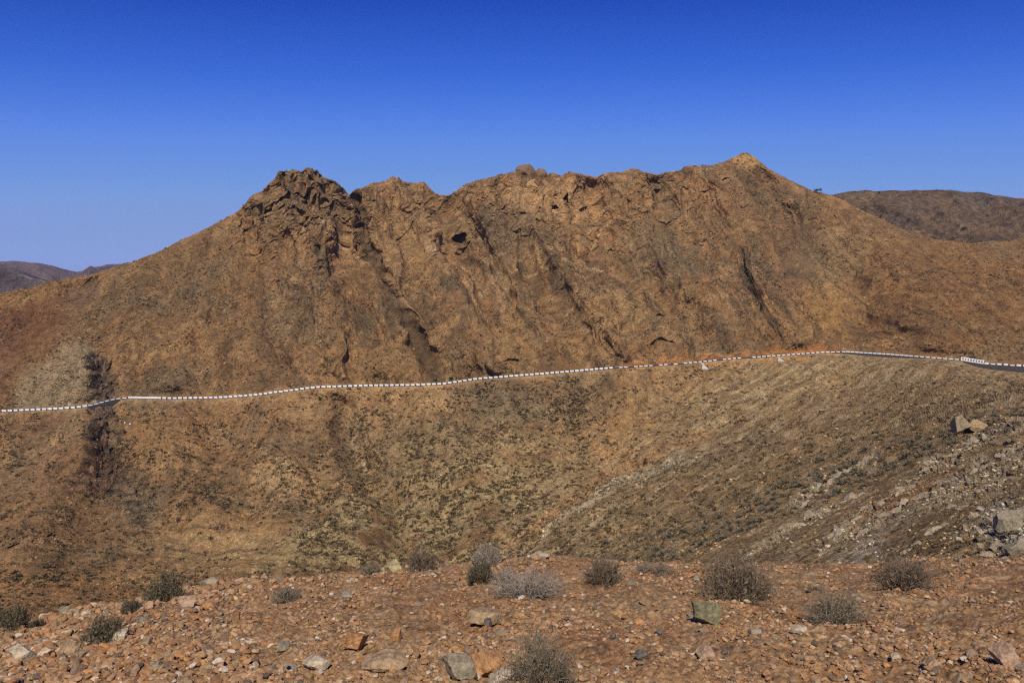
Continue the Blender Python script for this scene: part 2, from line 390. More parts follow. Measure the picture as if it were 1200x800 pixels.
# caves and dark clefts: real hollows
def pit(cx, cy, rx, ry, d, rot=0):
    global hollow
    c, s = math.cos(math.radians(rot)), math.sin(math.radians(rot))
    X = PXx + wx * .15 - cx; Y = PYx - cy
    hollow = np.maximum(hollow, d * ss(1.15, .7, ((X * c + Y * s) / rx)**2 + ((-X * s + Y * c) / ry)**2))
hollow = np.zeros(Yg.shape, np.float32)
for a in [(538,272,5,4.5,10), (538,272,6.5,5.5,13), (664,235,5.5,3.6,10), (651,242,5.2,3.2,9,-10), (675,208.5,4.5,1.8,5), (630,215,3.5,1.7,4,20), (685,243,7,2.4,5,-25), (614,252,4,1.4,3), (630,259,3,1.3,3), (440,241,3.2,2.4,5), (568,229,4.5,1.6,4,-10), (570,240,9,2.4,3),
          (352,229,5,2.5,6,-25), (356,237,3,5,5), (366,221,2.6,7,5,20), (381,231,4,3,5,-35), (367,236,2.4,6,5,20), (362,248,2.4,7,4,12), (331,207,2.4,7,5,8), (315,241,3.2,2.8,5,-30), (313,251,6,2,4,-35), (338,245,3,2,4), (295,250,3,2,4), (420,250,2.6,9,6,-12), (423,268,2.4,8,6,-8), (424,283,2.2,5,5), (405,221,2.6,5,4,-20), (372,203,6,2,3), (398,250,7,1.4,3,-12),
          (478,389,3,1.6,3), (545,538,3,3.6,4,30), (114,522,2.0,7,3.5,-25), (124,548,2.6,9,3.5,-5), (131,507,8,1.8,3.5,25), (146,522,1.8,6,3,-30), (104,512,1.6,4,3,-30), (129,440,3,6,3,-20), (131,456,2.5,6,3,-15), (122,432,4,2,3),
          (48,631,11,1.8,3,-18), (22,640,18,1.3,2.5,-12), (850,209.5,3,1.2,4), (875,240,7,1.2,3,-12), (868,233,1.5,1.5,3), (775,370,6,1.6,3), (776,404,12,3,3,20), (600,420,9,1.5,2)]: pit(*a)
for a in [(1165,655,3,1.6,1.1), (1152,627,9,4,1.6,-28), (1180,625,5,2.5,1.0), (1085,549,2.6,3,2.2), (1130,533,5,2,1.6,-15), (1165,518,6,2,2,-10), (1188,517,7,2,2), (1188,496,3,2.6,2.4), (1028,593,2,3.6,1.5), (1137,505,4,1.4,2)]: pit(*a)
hol = hollow * 1.2 * np.clip(Yg / 350, .12, 1.0) * np.where(Yg > 300, 1.0, 1.6)
jag = np.concatenate([np.ones((N1, NC)), .20 + .12 * rock[N1:] + (.80 - .12 * rock[N1:]) * ss(0, 7, oPY[N1:] - sky_y[None])], 0)
disp = disp * damp * jag
FW = np.array([0, -1.0, -.38]); FW /= np.linalg.norm(FW)          # blocks lean outwards, clefts run inwards under a roof
AW = np.array([0, 1.0, .12])
pos = base + Nn * disp[..., None] + FW * (blk * damp * jag)[..., None] + AW * (hol * damp)[..., None]
# skyline crags: small vertical jaggedness on rocky ridge
# ------------------------------------------------------------------ colours of the mountain (albedo)
def mixc(c, m, col): 
    m = np.clip(m, 0, 1)[..., None]; return c * (1 - m) + np.array(col, np.float32) * m
n_a = fbm(Wx / 70, Wz / 60, 60, 5); n_b = fbm(Wx / 22, Wz / 22, 61, 4); n_c = fbm(Wx / 6, Wz / 6, 62, 4); n_d = rng.random(Yg.shape).astype(np.float32) - .5
diag = fbm((Wx * .8 + Wz * .6) / 7, (Wz * .8 - Wx * .6) / 60, 63, 4)
diag2 = fbm((Wx + q) / 9, (Wz) / 70, 64, 4)
B_brown, B_tan, B_or, B_grey, B_dk, B_ol, B_red = (.215,.122,.062), (.33,.205,.105), (.32,.155,.065), (.22,.175,.115), (.085,.065,.05), (.255,.195,.108), (.25,.105,.05)
edge_n = .40 * fbm(PXx / 16, PYx / 11, 150, 4) + .25 * n_c
_blob0, _line0 = blob, line_mask
def crisp(m): return np.clip(.30 * m + .70 * ss(.30, .58, m + edge_n) * (m > .02), 0, 1)
def blob(*a, **k): return crisp(_blob0(*a, **k))
def line_mask(pts, w, w2=None): return crisp(_line0(pts, w, w2)) if w > 3.3 else _line0(pts, w, w2)
c = np.zeros(Yg.shape + (3,), np.float32) + np.array(B_brown, np.float32)
fz = fallm
pat1 = fbm(ub / 24, PYx / 70, 151, 5); pat2 = fbm(ub / 9, PYx / 34, 152, 5); pat3 = fbm((PXx + PYx * .9) / 34, (PYx - PXx * .9) / 10, 153, 5)

c = mixc(c, ss(-.1, .45, n_a) * .7, B_tan)
c = mixc(c, ss(.05, .5, n_b) * .55, B_or)
c = mixc(c, ss(.0, .5, -n_a + n_b * .5) * .55, B_grey)
c = mixc(c, ss(.12, .45, diag2) * .45 * (upm + lefts), B_tan)
c = mixc(c, ss(.12, .45, -diag2) * .40 * (upm + lefts), B_dk)
c = mixc(c, rock * (.55 + .5 * (c1 - .3)) * (1 - blob(350,245,70,45)*.5), (.36,.215,.11))
c = mixc(c, rock * ss(.55, .9, c2) * .6, B_or)
c = mixc(c, blob(350,225,60,38) * .55, (.20,.15,.095))
c = mixc(c, rock * ss(.6, 1, 1 - c2) * .45, (.19,.14,.09))
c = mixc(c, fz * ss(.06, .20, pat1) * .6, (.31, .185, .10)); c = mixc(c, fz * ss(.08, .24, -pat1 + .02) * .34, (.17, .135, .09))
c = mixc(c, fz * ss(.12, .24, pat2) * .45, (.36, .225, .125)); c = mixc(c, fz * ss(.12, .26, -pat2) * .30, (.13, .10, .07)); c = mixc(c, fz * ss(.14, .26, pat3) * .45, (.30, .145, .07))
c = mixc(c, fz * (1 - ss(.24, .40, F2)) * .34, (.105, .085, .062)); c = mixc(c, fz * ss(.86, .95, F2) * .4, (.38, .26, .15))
# tones by place
c = mixc(c, blob(470,280,55,60) * .5, (.34,.21,.11)); c = mixc(c, blob(635,235,45,26) * .75, (.44,.27,.14)); c = mixc(c, blob(690,235,22,22)*.6, (.42,.25,.13))
c = mixc(c, blob(590,270,60,28) * .5, (.15,.115,.08)); c = mixc(c, blob(770,290,45,45) * .45, (.19,.15,.095))
c = mixc(c, blob(720,380,50,45,20) * .5, (.36,.215,.105)); c = mixc(c, blob(440,425,90,28) * .5, (.32,.19,.09)); c = mixc(c, blob(965,360,26,34)*.6, (.38,.22,.09))
c = mixc(c, blob(180,340,120,40,-25) * .35, (.20,.13,.07)); c = mixc(c, blob(980,300,45,40)*.4, (.30,.22,.13)); c = mixc(c, blob(935,290,30,40,20)*.45,(.17,.11,.07))
c = mixc(c, blob(1110,350,130,60,10) * .55, (.24,.125,.055)); c = mixc(c, blob(875,190,18,8) * .8, (.42,.26,.12))
c = mixc(c, blob(30,375,55,45,-20) * .75, (.19,.085,.045)); c = mixc(c, blob(20,350,70,10,-14) * .7, (.29,.16,.07)); c = mixc(c, blob(95,345,22,16,-30) * .5, (.13,.09,.07))
knob = ss(.34, .44, _blob0(76,448,66,42,-22) + .22 * edge_n) * ss(124, 112, PXx - (PYx - 430) * .18 + edge_n * 14) * (PYx < road_y[None] + 1)
c = mixc(c, knob * .9, (.285, .21, .135)); c = mixc(c, knob * ss(.05, .3, n_c) * .6, (.22, .16, .11)); c = mixc(c, knob * ss(.0, .3, pat2) * .4, (.38, .30, .20))
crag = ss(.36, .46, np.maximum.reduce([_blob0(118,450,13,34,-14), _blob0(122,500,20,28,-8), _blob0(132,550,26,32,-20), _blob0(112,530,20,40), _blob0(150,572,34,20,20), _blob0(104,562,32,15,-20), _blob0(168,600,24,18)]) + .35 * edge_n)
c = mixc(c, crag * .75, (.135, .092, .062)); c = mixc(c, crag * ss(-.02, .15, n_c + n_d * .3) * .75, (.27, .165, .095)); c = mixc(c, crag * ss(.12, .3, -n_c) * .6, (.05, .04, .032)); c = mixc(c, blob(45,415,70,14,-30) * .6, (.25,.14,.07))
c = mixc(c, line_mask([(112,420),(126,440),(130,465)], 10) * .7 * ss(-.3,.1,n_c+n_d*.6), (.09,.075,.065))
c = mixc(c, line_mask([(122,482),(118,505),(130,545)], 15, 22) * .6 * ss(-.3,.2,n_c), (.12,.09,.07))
c = mixc(c, blob(100,550,60,35) * .5, (.16,.085,.05)); c = mixc(c, blob(160,590,40,40) * .4, (.15,.12,.085)); c = mixc(c, blob(200,500,60,30)*.4, (.30,.17,.08))
c = mixc(c, blob(60,640,90,60) * .45, (.19,.115,.065)); c = mixc(c, blob(60,700,120,30) * .6, (.27,.14,.065))
edge_o = 1
olive = np.clip(_blob0(560,560,150,75) + _blob0(440,640,130,45) + _blob0(300,650,90,30)*.7 + _blob0(600,625,110,30), 0, 1) * ss(-.45, .15, n_b + .15)
c = mixc(c, olive * .8, B_ol)
c = mixc(c, blob(740,500,45,40,10) * .6 * (1-olive*.3), (.28,.155,.068)); c = mixc(c, line_mask([(700,530),(745,535),(775,525)], 9) * .6, (.31,.14,.06))
c = mixc(c, blob(500,520,90,40,-15) * .35, (.17,.12,.075)); c = mixc(c, blob(640,470,100,22) * .35, (.17,.13,.085)); c = mixc(c, blob(270,620,80,16) * .55, (.30,.17,.075)); c = mixc(c, blob(325,560,34,18)*.6, (.36,.25,.14)); c = mixc(c, blob(510,470,24,14,-20)*.7, (.38,.235,.12))
# right slope streaks
stk = fbm(st2 / 60, st1 / 6, 70, 4); stk2 = fbm(st2 / 22, st1 / 2.6, 71, 4)
c = mixc(c, rights * .75, (.235,.15,.072)); c = mixc(c, rights * ss(.02, .4, stk) * .65, (.30,.22,.13)); c = mixc(c, rights * ss(.02, .4, -stk) * .55, (.165,.115,.068))
c = mixc(c, rights * ss(.05, .5, n_b) * .5, (.28,.165,.07)); c = mixc(c, rights * ss(.1, .45, stk2) * .45, (.36,.27,.17)); c = mixc(c, rights * ss(.1, .45, -stk2) * .4, (.13,.10,.065))
c = mixc(c, rockr * .65 * ss(-.4, .2, stk2 + n_c), (.34,.28,.20)); c = mixc(c, blob(1180,620,40,40) * .5, (.33,.31,.27)); c = mixc(c, line_mask([(870,655),(905,628),(935,608)], 6) * .6 * ss(-.1,.25,stk2+n_c*.5), (.40,.33,.19))
c = mixc(c, blob(990,655,60,16,-30)*.5, (.40,.33,.26)); c = mixc(c, line_mask([(690,580),(740,553),(800,528)], 5) * .6 * ss(-.3,.2,n_c), (.36,.28,.18)); c = mixc(c, line_mask([(1000,640),(1080,590),(1120,565)],5)*.5, (.42,.33,.23))
c = mixc(c, blob(1060,580,60,12,-28)*.5, (.34,.17,.07)); c = mixc(c, blob(1150,640,30,14)*.5, (.34,.20,.09))
# red cuts above the road, light scars and veins
c = mixc(c, line_mask([(730,428),(790,421),(850,416),(905,412),(960,409),(985,408)], 3.2) * .95 * ss(-.35,.1,n_c+.1), (.38,.155,.055))
c = mixc(c, line_mask([(830,426),(890,421),(950,420)], 3.5) * .6, (.34,.17,.07)); c = mixc(c, line_mask([(745,423),(790,419),(850,413),(880,412)], 1.6) * .5, (.48,.28,.14))
for pts, w, s_, col in [([(500,290),(522,290),(545,305),(558,318),(568,332)],2.2,.7,(.42,.30,.19)), ([(545,322),(556,340),(566,356)],1.8,.6,(.42,.29,.18)), ([(585,303),(610,292),(650,288)],2,.5,(.40,.27,.15)), ([(600,318),(640,300),(690,305),(720,325)],2,.55,(.42,.28,.16)), ([(630,395),(690,340),(720,345),(760,375)],2.4,.4,(.40,.26,.14)), ([(565,300),(580,325),(590,350)],5,.3,(.33,.27,.20)), ([(375,262),(392,268),(410,277)],1.4,.8,(.50,.36,.24)), ([(370,268),(385,262)],2,.6,(.45,.32,.2)), ([(700,262),(688,278)],2.4,.7,(.42,.28,.15)), ([(725,255),(706,272),(695,290)],1.2,.6,(.45,.32,.19)),
                       ([(170,420),(205,405),(220,380)],4,.5,(.34,.20,.10)), ([(415,500),(412,520),(430,550)],2,.7,(.40,.30,.2)), ([(560,520),(610,525)],2,.4,(.33,.26,.15)), ([(0,355),(60,345)],3,.4,(.3,.2,.1)), ([(1180,340),(1120,345),(1050,330)],1.5,.3,(.14,.08,.05)), ([(1150,345),(1175,360)],1.2,.6,(.12,.08,.05)), ([(1008,320),(1010,310),(1020,300)],1.5,.6,(.32,.14,.06))]:
    c = mixc(c, line_mask(pts, w) * s_ * ss(-.5, .1, n_c + .1), col)
c = mixc(c, ss(.3, .5, _blob0(255,640,85,34) + .15 * edge_n) * .55, (.27, .165, .085)); c = mixc(c, _line0([(205,630),(300,632),(330,630)], 4) * .5, (.34, .235, .13)); c = mixc(c, _line0([(300,655),(460,655)], 4) * .4, (.33, .25, .13))
c = mixc(c, line_mask([(600,640),(650,598),(700,560),(760,535),(830,510)], 7) * .55, (.27, .145, .072)); c = mixc(c, line_mask([(640,622),(690,590),(740,562),(800,538)], 5) * .6, (.37, .29, .19))
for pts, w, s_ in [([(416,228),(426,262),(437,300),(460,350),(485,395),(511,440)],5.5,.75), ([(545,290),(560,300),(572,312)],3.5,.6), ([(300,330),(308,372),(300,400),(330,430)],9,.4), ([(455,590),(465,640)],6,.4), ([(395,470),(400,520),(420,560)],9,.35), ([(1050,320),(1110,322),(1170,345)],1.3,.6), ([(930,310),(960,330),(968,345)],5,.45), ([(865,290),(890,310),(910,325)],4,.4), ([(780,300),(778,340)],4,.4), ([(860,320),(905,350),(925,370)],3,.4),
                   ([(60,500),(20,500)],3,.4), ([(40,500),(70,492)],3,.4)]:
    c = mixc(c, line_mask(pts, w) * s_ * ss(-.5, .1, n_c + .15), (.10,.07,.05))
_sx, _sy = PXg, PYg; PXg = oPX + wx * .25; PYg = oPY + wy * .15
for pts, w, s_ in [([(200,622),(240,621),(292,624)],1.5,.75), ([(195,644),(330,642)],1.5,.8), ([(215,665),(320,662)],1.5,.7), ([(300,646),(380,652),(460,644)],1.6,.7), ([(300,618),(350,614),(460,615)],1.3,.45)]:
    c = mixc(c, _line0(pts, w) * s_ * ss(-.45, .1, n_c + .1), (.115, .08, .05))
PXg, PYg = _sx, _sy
for x, y, rx, ry, s_ in [(540,460,40,10,.4),(590,470,40,14,.4),(210,450,40,10,.3),(300,440,30,14,.35),(710,570,30,6,.3),(800,545,60,9,.4),(640,660,40,10,.3),(160,590,40,30,.3),(400,520,50,35,.3),(330,590,30,12,.3)]:
    c = mixc(c, _blob0(x,y,rx,ry,-8)*s_*.7, (.15,.125,.09))
# road verge and cut
vd = np.concatenate([np.abs(oPY[:N1] - road_y[None]), np.abs(oPY[N1:] - in_y[None])], 0)
c = mixc(c, np.exp(-(vd / 2.2)**2) * .35, (.34,.22,.12))
c *= (1 + .32 * n_c + .20 * n_d)[..., None]
c *= (1 - .35 * rock * (1 - ss(0, .12, e1)))[..., None]
lum = c.mean(-1, keepdims=True); gl = .155
c = c * (np.clip(lum, .03, 1) / gl)**(.30 * (1 - .6 * rights))[..., None]
c = c * np.array([.93, .895, .70], np.float32) * .98
c = c * (1 + rights[..., None] * np.array([.0, .05, .14], np.float32))
c = c * (1 + .40 * rights + .52 * olive + .20 * (lefts * (1 - olive)))[..., None]
c = np.clip(c, .015, .7)

# ------------------------------------------------------------------ assemble the mountain sheet: near skirt, slope, bench, slope, back
fin = P(PX, np.full(NC, 0.) + PB, 1.0)
k0 = pos[0]
skirt = []
for k in range(N0, 0, -1):
    t = k / N0; d = t * np.minimum(90, road_Y * 0 + k0[:, 1] * .55)
    skirt.append(np.stack([k0[:, 0] * (k0[:, 1] - d) / k0[:, 1], k0[:, 1] - d, k0[:, 2] - d * .30], -1))
skirt = np.array(skirt)
bench_out = np.stack([kx * road_Y, road_Y, zr], -1); bench_in = np.stack([kx * (road_Y + BW), road_Y + BW, zr], -1)
pos[N1 - 1] = bench_out; pos[N1] = bench_in
drop = 3.4 * np.sqrt(np.clip(np.sin(np.clip((PX - 1126) / 200, 0, 1) * math.pi * .9 + .0), 0, 1)) * (PX > 1126) + 4.2 * np.sin(np.clip((PX - 102) / 40, 0, 1) * math.pi) + 1.3 * np.sin(np.clip((PX - 975) / 110, 0, 1) * math.pi)
drop = np.minimum(drop, 4.2)
for k in range(1, 46):
    pos[N1 - 1 - k, :, 2] -= drop * (1 - k / 46)**1.5
pos[N1 - 2] = bench_out + np.stack([0 * drop, -.25 + 0 * drop, -drop - .05], -1)
top = pos[-1]; back = []
for k in range(1, N3 + 1):
    t = k / N3; d = 420 * t**1.4
    wob = fbm(top[:, 0] / 40, np.full(NC, d / 40), 80, 4) * 10 * min(1, d / 25)
    back.append(np.stack([top[:, 0] * (1 + d / top[:, 1] * .6), top[:, 1] + d, top[:, 2] - .08 * d**1.05 - .55 * np.maximum(0, d - 4) + wob - .0], -1))
back = np.array(back)
allp = np.concatenate([skirt, pos, back], 0)
cb = np.concatenate([np.repeat(c[:1], N0, 0), c, np.repeat(c[-1:], N3, 0)], 0)
dd = np.geomspace(1.5, 260, 26)
def side_cols(col, sgn, rise):
    sc_l = np.clip(col[:, 1] / 300, .12, 1.6)
    out = []
    for d in dd:
        w_ = d * sc_l; x = col[:, 0] + sgn * w_
        out.append(np.stack([x, col[:, 1], col[:, 2] + rise * w_ * np.exp(-w_ / 160) + 1.5 * sc_l * fbm(x / (14 * sc_l), col[:, 1] / 14, 181, 4) * min(1, d / 8)], -1))
    return np.stack(out, 1)
Rc, Lc = side_cols(allp[:, -1], 1, .10), side_cols(allp[:, 0], -1, 0.0)
allp = np.concatenate([Lc[:, ::-1], allp, Rc], 1); cb = np.concatenate([np.repeat(cb[:, :1], 26, 1), cb, np.repeat(cb[:, -1:], 26, 1)], 1)
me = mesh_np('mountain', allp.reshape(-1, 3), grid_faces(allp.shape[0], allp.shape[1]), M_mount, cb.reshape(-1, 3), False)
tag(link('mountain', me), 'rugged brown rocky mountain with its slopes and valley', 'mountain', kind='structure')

# ------------------------------------------------------------------ far hills
def far_hill(name, pts, Y0, depth, colr, px0, px1, foot, label, seed, rough=8, n=420, colmix=None, slope=.5):
    X = np.linspace(px0, px1, n); a = np.array(pts, float); sy = smooth1(np.interp(X, a[:, 0], a[:, 1]), 9)
    rows = 130; V = []; Cc = []
    _, kzt = ray(X, sy); ztop = kzt * Y0; kxx, _ = ray(X, sy)
    for r in range(rows):
        t = r / (rows - 1)
        if t < .75:
            s = t / .75; Yr = Y0 - depth * (1 - s); z = foot + (ztop - foot) * (s**1.1)
        else:
            s = (t - .75) / .25; Yr = Y0 + depth * s; z = ztop + (foot - ztop) * s
        xx = kxx * Y0
        w = rough * min(1, (abs(t - .75)) * 8 + .12)
        dn = fbm(xx / (depth * .22), np.full(n, Yr) / (depth * .5), seed, 5) * w * 2.5 + (ridged(xx / (depth * .12) + fbm(xx/300, np.full(n, Yr/300), seed+2), np.full(n, Yr) / (depth * 1.1), seed + 1, 4) - .5) * w * 3
        V.append(np.stack([xx, np.full(n, Yr), z + dn], -1))
        m1 = fbm(xx / (depth * .15), np.full(n, Yr + t * 50) / (depth * .15), seed + 4, 5)
        cc = np.array(colr)[None] * (1 + .5 * m1[:, None])
        if colmix is not None:
            mm = ss(.05, .35, fbm(xx / (depth * .25), np.full(n, Yr) / (depth * .2), seed + 6, 4))[:, None]; cc = cc * (1 - mm) + np.array(colmix)[None] * mm
        Cc.append(np.clip(cc, .02, .7))
    V = np.array(V); Cc = np.array(Cc)
    o = link(name, mesh_np(name, V.reshape(-1, 3), grid_faces(rows, n), M_far, Cc.reshape(-1, 3)))
    tag(o, label, 'hill', kind='structure'); return V
hillR = far_hill('hill', [(880,262),(930,238),(960,230),(975,228),(985,224),(1000,221.5),(1020,222),(1040,223.5),(1070,223),(1100,221.5),(1125,223),(1150,225),(1175,229),(1200,232),(1250,240),(1400,270)], 1150, 420, (.18,.115,.06), 880, 1400, -30, 'brown rounded hill behind the saddle at the right', 101, 6, 560, (.18,.13,.08))
far_hill('hill', [(-200,312),(-60,306),(0,304),(10,304),(27,306),(55,311.5),(75,315.5),(89,317.5),(98,315.5),(110,312.5),(130,309.5),(158,306),(220,298),(300,320)], 3600, 1200, (.15,.095,.075), -260, 420, -250, 'distant bluish hills at the left edge', 111, 22, 500)
far_hill('hill', [(-200,300),(-40,305),(0,310),(8,313),(18,316),(30,323),(42,327),(60,333),(90,345),(150,360)], 1900, 700, (.14,.10,.08), -260, 260, -160, 'darker bare hill in front of the distant hills', 121, 16, 500, (.33,.27,.21))

# valley plain far below, out to the horizon
R = 30000
V = []; nn = 48
rr = [0, 60, 120, 200, 400, 900, 2000, 5000, 12000, R]
for r in rr:
    for k in range(nn):
        a = 2 * math.pi * k / nn; V.append((r * math.cos(a), 150 + r * math.sin(a), -262))
Fg = []
for i in range(len(rr) - 1):
    for k in range(nn):
        Fg.append((i * nn + k, (i + 1) * nn + k, (i + 1) * nn + (k + 1) % nn, i * nn + (k + 1) % nn))
o = link('ground', mesh_np('ground', np.array(V), np.array(Fg), M_far, np.tile((.22,.14,.08), (len(V), 1)), False))
tag(o, 'low plain beyond the mountain', 'ground', kind='structure')

# ------------------------------------------------------------------ foreground knoll where the viewer stands
FX = np.concatenate([np.linspace(-1300, -150, 130), np.linspace(-140, 1340, 1500), np.linspace(1350, 2600, 140)]); NF = len(FX)
crest_y = smooth1(np.interp(FX, [-140,0,40,75,110,150,200,215,250,300,350,400,450,500,540,600,640,700,760,820,900,1000,1100,1200,1340], [745,728,724,713,708,702,692,690,690,682,678,675,669,667,662,657,654,656,656,659,662,662,657,652,650]), 15)
crest_Y = smooth1(np.interp(FX, [-140,0,150,300,450,600,800,1000,1200,1340], [14,15.5,17,18.5,20,22,22,20.5,19,18]), 61)
_, kc = ray(FX, crest_y)
slope_f = (-kc) - 1.7 / crest_Y
def fg_base_Y(px, py):
    _, kz = ray(px, py); s = np.interp(px, FX, slope_f)
    return 1.7 / np.maximum(-kz - s, .03)
NR = 620
pf = np.concatenate([np.geomspace(3200, 900, 60)[:-1], np.linspace(900, 0, NR - 59)])   # last part replaced by crest interpolation
w = np.linspace(0, 1, NR - 59)[:, None]
PYf = np.concatenate([np.broadcast_to(pf[:59, None], (59, NF)), 900 + (crest_y[None] - 900) * w], 0)
FXg = np.broadcast_to(FX, PYf.shape)
_, kzf = ray(FXg, PYf); Yf = 1.7 / (-kzf - slope_f[None])
fb = P(FXg, PYf, Yf)
def fg_h(x, y):
    h = .22 * fbm(x / 3.2, y / 3.2, 201, 4) + .11 * fbm(x / .8, y / .8, 202, 4) + .045 * fbm(x / .22, y / .22, 203, 3)
    f, e, v = cells(x / .16, y / .16, 9)
    return h + .014 * (v - .5) + .022 * fbm(x/.07, y/.07, 204, 2)
hh = fg_h(fb[..., 0], fb[..., 1])
fp = fb.copy(); fp[..., 2] += hh * np.clip(fb[..., 1] / 3, .1, 1)
# rolling off beyond the crest
rows = []; last = fp[-1]
dl = np.concatenate([np.linspace(.04, 3, 40), np.geomspace(3.2, 210, 50)])
s0 = slope_f
for d in dl:
    dz = -(s0 * d + .55 * np.maximum(0, d - .3)**2 / (1.5 + np.maximum(0, d - .3)))
    x = last[:, 0] * (1 + d / last[:, 1]); y = last[:, 1] + d
    rows.append(np.stack([x, y, fb[-1][:, 2] + dz + fg_h(x, y) * 1.0], -1))
fgp = np.concatenate([fp, np.array(rows)], 0)
X, Y = fgp[..., 0], fgp[..., 1]
n1 = fbm(X / 2.5, Y / 2.5, 210, 5); n2 = fbm(X / .5, Y / .5, 211, 4); n3 = fbm(X / .12, Y / .12, 212, 3)
cfx = 1
cf = np.zeros(X.shape + (3,), np.float32) + np.array((.275,.155,.078), np.float32)
cf = mixc(cf, ss(-.1, .4, n1) * .6, (.36,.225,.115)); cf = mixc(cf, ss(0, .5, -n1) * .5, (.27,.125,.055)); cf = mixc(cf, ss(.1, .5, n2) * .5, (.38,.27,.17)); cf = mixc(cf, ss(.15, .5, -n2) * .4, (.17,.10,.065))
cf = cf * np.array([1.0, .99, .86], np.float32); cf = mixc(cf, ss(.2, .5, n3) * .35, (.42,.32,.22)); cf = mixc(cf, ss(.15, .45, -n3) * .4, (.13,.08,.05))
o = link('ground', mesh_np('foreground_ground', fgp.reshape(-1, 3), grid_faces(fgp.shape[0], NF), M_near, cf.reshape(-1, 3)))
tag(o, 'reddish stony ground of the near knoll', 'ground', kind='structure')
def fgP(px, py):
    px = np.atleast_1d(np.asarray(px, float)); py = np.atleast_1d(np.asarray(py, float))
    cy = np.interp(px, FX, crest_y); pyc = np.maximum(py, cy + .5)
    Yv = fg_base_Y(px, pyc); p = P(px, pyc, Yv); p[:, 2] += fg_h(p[:, 0], p[:, 1]) * np.clip(p[:, 1] / 3, .1, 1)
    return p

# ------------------------------------------------------------------ stones
def ico(sub):
    t = (1 + 5**.5) / 2
    v = np.array([(-1,t,0),(1,t,0),(-1,-t,0),(1,-t,0),(0,-1,t),(0,1,t),(0,-1,-t),(0,1,-t),(t,0,-1),(t,0,1),(-t,0,-1),(-t,0,1)], float)
    f = [(0,11,5),(0,5,1),(0,1,7),(0,7,10),(0,10,11),(1,5,9),(5,11,4),(11,10,2),(10,7,6),(7,1,8),(3,9,4),(3,4,2),(3,2,6),(3,6,8),(3,8,9),(4,9,5),(2,4,11),(6,2,10),(8,6,7),(9,8,1)]
    v = [tuple(a / np.linalg.norm(a)) for a in v]
    for _ in range(sub):
        cache = {}; nf = []
        def mid(a, b):
            k = (min(a, b), max(a, b))
            if k not in cache:
                m = (np.array(v[a]) + np.array(v[b])) / 2; v.append(tuple(m / np.linalg.norm(m))); cache[k] = len(v) - 1
            return cache[k]
        for a, b, c_ in f:
            ab, bc, ca = mid(a, b), mid(b, c_), mid(c_, a); nf += [(a, ab, ca), (b, bc, ab), (c_, ca, bc), (ab, bc, ca)]
        f = nf
    return np.array(v), np.array(f)
ICO = {k: ico(k) for k in (0, 1, 2, 3, 4)}
def rock_verts(sub, seed, planes=9, sharp=True, rough=.03, size=(1, .8, .6)):
    r = np.random.default_rng(seed); v, f = ICO[sub]
    m_ = np.linalg.qr(r.normal(size=(3, 3)) * .55 + np.eye(3))[0] + r.normal(size=(3, 3)) * .22
    n = np.concatenate([m_, -m_ + r.normal(size=(3, 3)) * .25, r.normal(size=(max(1, planes - 5), 3))]); n /= np.linalg.norm(n, axis=1, keepdims=True); planes = len(n)
    d = np.concatenate([r.uniform(.5, .85, 6), r.uniform(.72, 1.0, planes - 6)])
    dots = v @ n.T
    rad = np.min(np.where(dots > .05, d / np.maximum(dots, .05), 9), 1); rad = np.minimum(rad, 1.35)
    if not sharp: rad = rad * .62 + .38 * .8
    p = v * rad[:, None]
    if rough: p = p * (1 + rough * (fbm(v[:, 0] * 2.5 + seed, v[:, 1] * 2.5 + v[:, 2] * 1.7, seed, 4)[:, None] * 2))
    return p * np.array(size), f
stone_meshes = []
for k in range(14):
    r = np.random.default_rng(300 + k)
    v, f = rock_verts(3, 300 + k, int(r.integers(7, 13)), True, .05, (1, r.uniform(.65, .95), r.uniform(.45, .75)))
    stone_meshes.append(mesh_np('stone_shape', v, f, M_stone, None, False))
outcrop_meshes = []
for k in range(8):
    r = np.random.default_rng(500 + k)
    v, f = rock_verts(3, 500 + k, int(r.integers(6, 10)), True, .06, (1, r.uniform(.6, .9), r.uniform(.45, .8)))
    outcrop_meshes.append(mesh_np('outcrop_shape', v, f, M_outcrop, None, False))

def one_stone(name, px, py, wpx, hpx, mat, label, seed, planes=9, sharp=True, rough=.05, yaw=0, cat='stone', Yo=None, pos=None, sink=.3, tilt=0):
    if pos is None: p = fgP(px, py)[0]
    else: p = np.array(pos)
    W = wpx * p[1] / F / 2; H = hpx * p[1] / F / 2
    v, f = rock_verts(4, seed, planes, sharp, rough, (1, .85, 1))
    v = v / np.array([np.abs(v[:, 0]).max(), np.abs(v[:, 1]).max(), np.abs(v[:, 2]).max()])
    v = v * np.array([W, W * .85, H * 1.15])
    if tilt:
        a = math.radians(tilt); v = np.stack([v[:,0]*math.cos(a)+v[:,2]*math.sin(a), v[:,1], -v[:,0]*math.sin(a)+v[:,2]*math.cos(a)], -1)
    o = link(name, mesh_np(name, v, f, mat, None, False)); o.location = (p[0], p[1] + W * .5, p[2] + H * (1 - sink)); o.rotation_euler = (0, 0, math.radians(yaw))
    tag(o, label, cat); return o
K = M_s
one_stone('boulder', 831, 736, 44, 30, K['olive'], 'large greenish grey boulder lying alone right of centre below the round bush', 11, 8, tilt=12, cat='boulder')
one_stone('stone', 413, 766, 38, 26, K['orange'], 'orange brown stone with a dark right end, lower left of centre', 12, 7, yaw=20)
one_stone('stone', 465, 748, 16, 17, K['orange'], 'small upright yellow orange stone left of centre', 13, 6, tilt=30)
one_stone('stone', 486, 766, 12, 15, K['rust'], 'small brown block standing right of the yellow orange stone', 14, 6)
